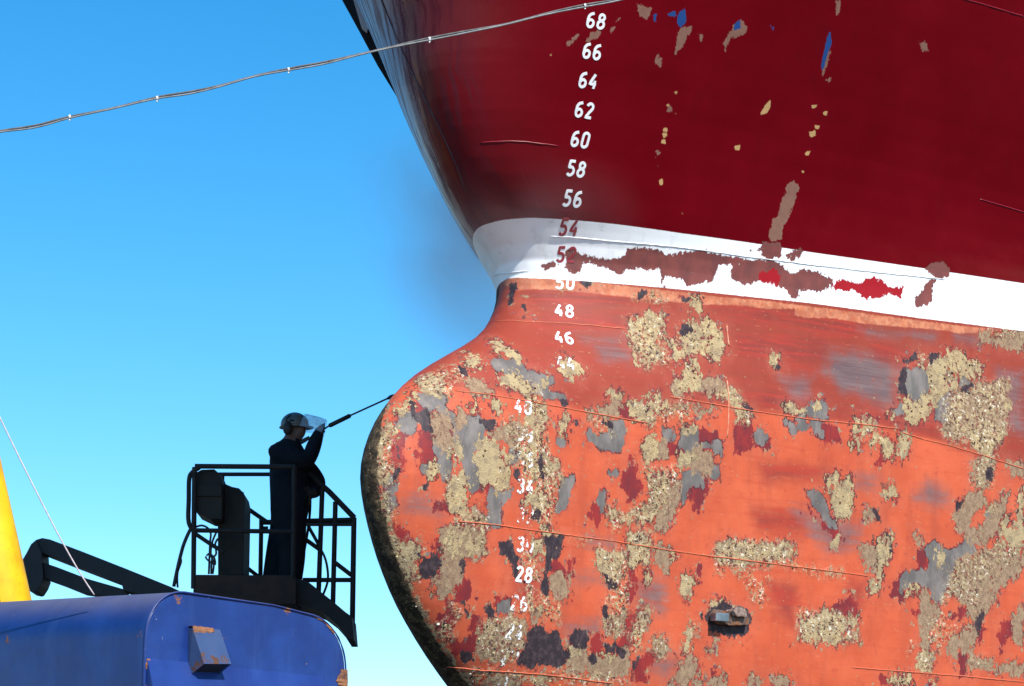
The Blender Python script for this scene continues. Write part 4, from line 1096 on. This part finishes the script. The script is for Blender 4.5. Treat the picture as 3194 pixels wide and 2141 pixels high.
for f in person.data.polygons:
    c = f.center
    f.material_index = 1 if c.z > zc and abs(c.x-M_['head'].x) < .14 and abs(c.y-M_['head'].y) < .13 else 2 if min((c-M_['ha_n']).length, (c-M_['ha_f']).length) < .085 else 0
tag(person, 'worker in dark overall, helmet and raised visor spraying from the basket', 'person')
base = M_['pelvis'].copy(); base.z = M_['ankle_n'].z-.12
person.data.transform(Matrix.Translation(-base)); person.location = base
H0 = M_['head']+Vector((-.005, 0, .045))
helm = NT('helmet_shell'); helm.set(Base_Color=helm.mix(helm.noise(12, 3), (.085, .082, .075), (.14, .135, .12)), Roughness=.4)
bm = bmesh.new(); ball(bm, H0, .128, 24, 16, (1.08, .92, .98))
bmesh.ops.delete(bm, geom=[v for v in bm.verts if v.co.z < H0.z-.035], context='VERTS')
bmesh.ops.solidify(bm, geom=bm.faces[:], thickness=.006)
helmet = obj('helmet', bm, helm.m, person, True)
bm = bmesh.new()
rim = [H0+Vector((.150*math.cos(a)+(.035 if math.cos(a) > 0 else 0)*math.cos(a), .126*math.sin(a), -.030)) for a in [2*math.pi*k/28 for k in range(28)]]
prism(bm, rim, Vector((0, 0, .010)), .003); obj('brim', bm, helm.m, helmet)
bm = bmesh.new(); tube(bm, [H0+Vector((.126*math.cos(a)*.6-.03, .134*math.cos(a*0)*0+(.124)*math.sin(a), .02)) for a in np.linspace(-1.6, 1.6, 15)], .008, 6); obj('head_band', bm, rubber, helmet)
for s in (-1, 1):
    bm = bmesh.new(); ball(bm, H0+Vector((-.055, s*.118, -.055)), .055, 16, 10, (.85, .55, 1.25)); obj('ear_defender', bm, rubber, helmet, True)
    bm = bmesh.new(); tube(bm, smooth_path([H0+Vector((-.055, s*.13, -.02)), H0+Vector((-.07, s*.135, .03)), H0+Vector((-.03, s*.12, .075))], 4), .009, 6); obj('ear_arm', bm, rubber, helmet, True)
vz = NT('clear_visor'); vz.set(Base_Color=(.75, .82, .88), Roughness=.18, Alpha=.42); vz.put(vz.bsdf.inputs['IOR'], 1.5)
vz.put(vz.bsdf.inputs['Alpha'], vz.madd(vz.noise(14, 4), .5, .15))
bm = bmesh.new(); rows = []
for t in np.linspace(0, 1, 7):                               # raised visor: a curved sheet carried forward of the brow
    w = .135-.012*t
    rows.append([bm.verts.new(H0+Vector((.050+.235*t+.05*math.cos(a)-.02*t, w*math.sin(a), .112-.03*t-.19*(1-math.cos(a))-.03*t*t))) for a in np.linspace(-1.35, 1.35, 17)])
for A_, B_ in zip(rows, rows[1:]):
    for k in range(16): bm.faces.new((A_[k], A_[k+1], B_[k+1], B_[k]))
bmesh.ops.solidify(bm, geom=bm.faces[:], thickness=.003)
obj('visor', bm, vz.m, helmet, True)

# pressure lance
lanceM = worn('lance_steel', (.05, .05, .055), (.09, .09, .10), .4, 10, metallic=.7)
lance = empty('pressure_lance', tuple(M_['g1']), 'long thin pressure-washing lance held by the worker, pointing at the bulb', 'lance')
ln = [M_[k] for k in ('g0', 'g1', 'g2', 'g3', 'g4', 'g5')]
obj('tube', tube(bmesh.new(), [ln[1], ln[2], ln[3], ln[4]], .009, 10), lanceM, lance, True)
obj('sleeve', tube(bmesh.new(), [ln[2], ln[2].lerp(ln[3], .05), ln[2].lerp(ln[3], .95), ln[3]], [.012, .022, .022, .012], 12), rubber, lance, True)
obj('nozzle', tube(bmesh.new(), [ln[4].lerp(ln[3], .12), ln[4].lerp(ln[3], .05), ln[4], ln[5]], [.011, .020, .020, .012], 12), rubber, lance, True)
bm = bmesh.new(); d = (ln[1]-ln[0]).normalized(); prism(bm, [ln[0]+Vector((a, -.014, b)) for a, b in ((-.05, -.035), (.06, .03), (.10, .06), (.085, .085), (.04, .062), (-.06, -.005))], Vector((0, .028, 0)), .004)
obj('trigger_grip', bm, rubber, lance)
obj('hose', tube(bmesh.new(), smooth_path([ln[0]+Vector((-.04, .0, -.02)), ln[0]+Vector((-.03, .10, -.20)), M_['ha_f']+Vector((.01, 0, .02)), ln[0]+Vector((.05, .26, -.95)), ln[0]+Vector((-.1, .24, -1.55)), ln[0]+Vector((-.4, .22, -1.72))], 6), .013, 8), rubber, lance, True)

# ------------------------------------------------------------------ blue machine hood
TH = math.radians(48); e = Vector((math.cos(TH), math.sin(TH), 0)); ax = Vector((-math.sin(TH), math.cos(TH), .06))
C0 = Vector((-1.985, 12.0, 0)); ZT = 3.345; WD = 1.50
def blue_paint():
    n = NT('blue_paint')
    c = n.mix(n.step(n.noise(3.2, 5, .6), .35, .7), (.004, .019, .125), (.008, .034, .18))
    c = n.mix(n.mul(n.step(n.noise(1, 5, .6, vec=n.coords(scale=(9, 9, 1.1))), .52, .72), .22), c, (.03, .07, .22))
    geo = n.t.nodes.new('ShaderNodeNewGeometry')
    up = n.sep(geo.outputs['Normal'])[2]
    up_tint = n.mul(n.step(up, .25, .95), n.madd(n.noise(6, 4), .5, .35))          # upward faces go paler and greyer
    c = n.mix(up_tint, c, (.10, .095, .125))
    chips = n.step(n.noise(26, 3, .6), .735, .75)
    c = n.mix(chips, c, n.mix(n.noise(50, 2), (.20, .08, .04), (.40, .45, .55)))
    rs = n.step(n.noise(5, 6, .7), .655, .69); rc = n.mix(n.noise(40, 3), (.09, .03, .015), (.27, .10, .035))
    c = n.mix(rs, c, rc)
    n.set(Base_Color=c, Roughness=n.mixf(n.math('MAXIMUM', up_tint, rs), .38, .8)); n.bump(n.add(n.noise(2.2, 3), n.mul(n.noise(40, 3), .05)), .35, .03)
    return n.m
BLUE = blue_paint()
RUST = worn('rust', (.085, .032, .016), (.30, .12, .05), .85, 16, bump=.8)
hood = empty('machine_hood', (C0.x, C0.y, 0), 'blue painted sheet-metal hood of a machine below the basket', 'machine')
prof = [(0, .35)]+[(0, 2.0)]+[(.26-.26*math.cos(a), ZT-.27+.27*math.sin(a)) for a in np.linspace(0, math.pi/2, 12)]
prof += [(WD*.62, ZT-.004)]+[(WD-.30+.30*math.sin(a), ZT-.30-.05+.30*math.cos(a)+.02) for a in np.linspace(.1, math.pi/2, 12)]+[(WD, .35)]
bm = bmesh.new(); prism(bm, [C0+e*a+Vector((0, 0, b)) for a, b in prof], ax*3.4)
b_ = obj('hood_shell', bm, BLUE, hood); b_.data.shade_auto_smooth(angle=math.radians(30)) if hasattr(b_.data, 'shade_auto_smooth') else b_.data.set_sharp_from_angle(angle=math.radians(30))
b_.data.polygons.foreach_set('use_smooth', [True]*len(b_.data.polygons)); b_.data.set_sharp_from_angle(angle=math.radians(30))
bmod = b_.modifiers.new('bevel', 'BEVEL'); bmod.width = .012; bmod.segments = 2; bmod.limit_method = 'ANGLE'; bmod.angle_limit = math.radians(50)
nf = Vector((math.sin(TH), -math.cos(TH), 0))             # outward normal of the end plate
# rusted lip on the far edge and a bead round the end plate
pe = [C0+e*a+Vector((0, 0, b))+nf*.004 for a, b in prof[1:]]
obj('edge_bead', tube(bmesh.new(), pe[:-1]+[C0+e*WD+Vector((0, 0, 2.3))+nf*.004], .005, 6, wobble=.3), BLUE, hood, True)
def lip(path, w, t, jag):
    bm = bmesh.new(); rows = []
    for p_ in path:                                           # ragged, scaling strip of rusted plate edge
        q_ = .5+.5*mnoise.noise(p_*26)+.25*mnoise.noise(p_*80); a_ = w*max(.05, 1-jag*1.4+jag*1.6*q_); b_ = t*(.5+.6*q_)
        rows.append([bm.verts.new(p_+e*.012+nf*.001), bm.verts.new(p_+e*.010+nf*b_), bm.verts.new(p_-e*a_*.5+nf*b_*1.1), bm.verts.new(p_-e*a_+nf*.003)])
    for A_, B_ in zip(rows, rows[1:]):
        for k in range(3): bm.faces.new((A_[k], A_[k+1], B_[k+1], B_[k]))
    return obj('rusted_lip', bm, RUST, hood)
lip([C0+e*WD+Vector((0, 0, z)) for z in np.linspace(3.02, 2.4, 150)], .075, .014, .75)
lip(smooth_path([C0+e*a+Vector((0, 0, b-.006)) for a, b in prof[15:21]], 6), .03, .006, .8)
lip([C0+e*.03+Vector((0, 0, z)) for z in np.linspace(2.96, 2.75, 24)], .02, .008, .8)
# lower panel kicks outward
bm = bmesh.new(); prism(bm, [C0+e*.02+nf*.002+Vector((0, 0, 2.965)), C0+e*.02+nf*.16+Vector((0, 0, 2.55)), C0+e*.02+nf*.002+Vector((0, 0, 2.5))], e*1.30); obj('lower_panel', bm, BLUE, hood)
# louvre cowl: hollow hood over an opening, its mouth facing down
P0 = C0+e*.30
def cw(a, o, z): return P0+e*a+nf*o+Vector((0, 0, z))
pale = NT('cowl_blue_lit'); rr = pale.step(pale.noise(7, 6, .7, vec=pale.coords(loc=(2.3, 0, .4))), .565, .64)  # lighter copy of the hood blue, sky light painted into the cowl
pale.set(Base_Color=pale.mix(rr, pale.mix(pale.noise(9, 4), (.04, .09, .25), (.09, .155, .32)), pale.mix(pale.noise(30, 3), (.11, .04, .018), (.26, .12, .05))), Roughness=.6); pale.bump(pale.noise(25, 4), .5, .004)
bm = bmesh.new()
q = [cw(0, .003, 3.15), cw(.20, .003, 3.16), cw(.21, .003, 2.90), cw(.01, .003, 2.885)]
o_ = [cw(.0, .035, 3.15), cw(.20, .035, 3.16), cw(.225, .11, 2.965), cw(.03, .11, 2.95)]
a = [bm.verts.new(v) for v in q]; b = [bm.verts.new(v) for v in o_]
for f in ((b[0], b[1], b[2], b[3]), (a[0], a[1], b[1], b[0]), (a[1], a[2], b[2], b[1]), (a[3], a[0], b[0], b[3])): bm.faces.new(f)
bmesh.ops.solidify(bm, geom=bm.faces[:], thickness=.007)
cowl = obj('cowl', bm, pale.m, hood)
bm = bmesh.new(); prism(bm, [cw(.02, .006, 2.905), cw(.20, .006, 2.915), cw(.21, .095, 2.965), cw(.035, .095, 2.955)], Vector((0, 0, .01))); obj('mouth_shade', bm, rubber, cowl)  # dark plate put in for the shade inside the cowl's mouth
bm = bmesh.new(); rows = []
for t in np.linspace(0, .15, 60):                             # scale along the top joint
    k = .5+.5*mnoise.noise((t*60, 1, 1))+.3*mnoise.noise((t*150, 4, 1))
    rows.append([bm.verts.new(cw(t, .001, 3.158+.012*k)), bm.verts.new(cw(t, .038, 3.157+.010*k)), bm.verts.new(cw(t+.004, .042+.006*k, 3.142-.05*k*max(0, 1-t/.16)))])
for A_, B_ in zip(rows, rows[1:]):
    for k in range(2): bm.faces.new((A_[k], A_[k+1], B_[k+1], B_[k]))
obj('rust_crust', bm, RUST, cowl)
bm = bmesh.new(); tube(bm, [C0+e*1.28+nf*0+Vector((0, 0, 2.82)), C0+e*1.28+nf*.05+Vector((0, 0, 2.82))], .035, 14); obj('latch_boss', bm, BLUE, hood)
bm = bmesh.new(); prism(bm, [C0+e*.1+nf*(-.2)+Vector((0, 0, 0)), C0+e*1.4+nf*(-.2), C0+e*1.4+nf*(-.2)+Vector((0, 0, .36)), C0+e*.1+nf*(-.2)+Vector((0, 0, .36))], ax*2.6); obj('skid', bm, dark_steel, hood)

# ------------------------------------------------------------------ yellow boom, rope, cable
yel = NT('yellow_paint'); yc = yel.mix(yel.step(yel.noise(3, 5, .6), .4, .75), (.80, .50, .012), (.62, .30, .012))
yel.set(Base_Color=yel.mix(yel.mul(yel.step(yel.noise(40, 4, .6), .62, .7), .5), yc, (.35, .16, .02)), Roughness=.45); yel.bump(yel.noise(60, 3), .2, .003)
boom = empty('crane_boom', (BOOM[-1][0], 16, 0), 'yellow tubular crane boom leaning up out of view at the left edge', 'crane boom')
bp = [Vector(q) for q in BOOM]; top = bp[0]; bot = bp[-1]+(bp[-1]-bp[0]).normalized()*3.2
obj('boom_tube', tube(bmesh.new(), [top, bot], [.17, .22], 40), yel.m, boom, True)
sd = Vector((.06, -1, .0)).normalized()
obj('seam_strip', tube(bmesh.new(), [top+sd*.168, bot+sd*.221], .008, 6), dark_steel, boom)
rope = tag(obj('stay_rope', tube(bmesh.new(), smooth_path(ROPE, 4), .0045, 6), worn('pale_rope', (.42, .34, .34), (.52, .45, .45), .8, 40), None, True), 'thin pale stay rope slanting down to the blue hood', 'rope')
wire = worn('bright_wire', (.24, .225, .21), (.36, .345, .33), .42, 30, metallic=.35)
wired = worn('dull_wire', (.10, .09, .085), (.17, .155, .14), .5, 30, metallic=.3)
cable = empty('twin_cable', CABLE[6], 'twin grey cable with white ties sagging across the upper left', 'cable')
cp = smooth_path(CABLE, 8)
for k, (dz, dy, mt, r) in enumerate(((.0052, .004, wired, .0050), (-.0042, -.004, wire, .0038))):
    pts = [p_+Vector((0, dy, dz+(.0025*math.sin(i*.21+k*1.7)))) for i, p_ in enumerate(cp)]
    obj('strand', tube(bmesh.new(), pts, r, 8), mt, cable, True)
tie = worn('white_tie', (.75, .74, .72), (.6, .6, .58), .5)
for i in (6, 8, 12, 16, 20):
    c = Vector(CABLE[i]); bm = bmesh.new(); t = (Vector(CABLE[i+1])-Vector(CABLE[i-1])).normalized()
    tube(bm, [c-t*.004, c+t*.004], .0105, 10); tube(bm, [c+Vector((0, 0, -.008)), c+Vector((-.002, -.004, -.017))], .003, 6)
    obj('tie', bm, tie, cable)

# ------------------------------------------------------------------ spray drifting round the stem
def spray(name, label, at_, size, dens, col, lean=0):
    mn = NT('spray'); mn.t.nodes.remove(mn.bsdf)
    vol = mn.t.nodes.new('ShaderNodeVolumePrincipled'); vol.inputs['Color'].default_value = (*col, 1); vol.inputs['Anisotropy'].default_value = .1
    ln_ = mn.t.nodes.new('ShaderNodeVectorMath'); ln_.operation = 'LENGTH'; mn.t.links.new(mn.tc.outputs['Object'], ln_.inputs[0])
    fall = mn.math('POWER', mn.math('SUBTRACT', 1, ln_.outputs['Value'], clamp=True), 1.8)
    mn.put(vol.inputs['Density'], mn.mul(mn.mul(fall, mn.step(mn.noise(1.7, 3, .5), .25, .70)), dens)); mn.t.links.new(vol.outputs[0], mn.out.inputs['Volume'])
    bm = bmesh.new(); bmesh.ops.create_icosphere(bm, subdivisions=3, radius=1)
    o = tag(obj(name, bm, mn.m), label, 'spray', kind='stuff'); o.location = at_; o.scale = size; o.rotation_euler = (0, math.radians(lean), 0)
mc = NECK+np.array([-.30, 1.05])
spray('spray_mist', 'blue-grey cloud of water spray hanging behind the neck of the stem', (float(mc[0]), float(mc[1]), 6.62), (.95, .8, 1.5), 3.6, (.95, .96, 1), -26)
mc = NECK+FWD*.05+PORT*.20
spray('spray_mist', 'thin veil of spray drifting over the white band at the stem', (float(mc[0]), float(mc[1]), 6.5), (.95, .6, .72), .5, (.99, .99, 1))
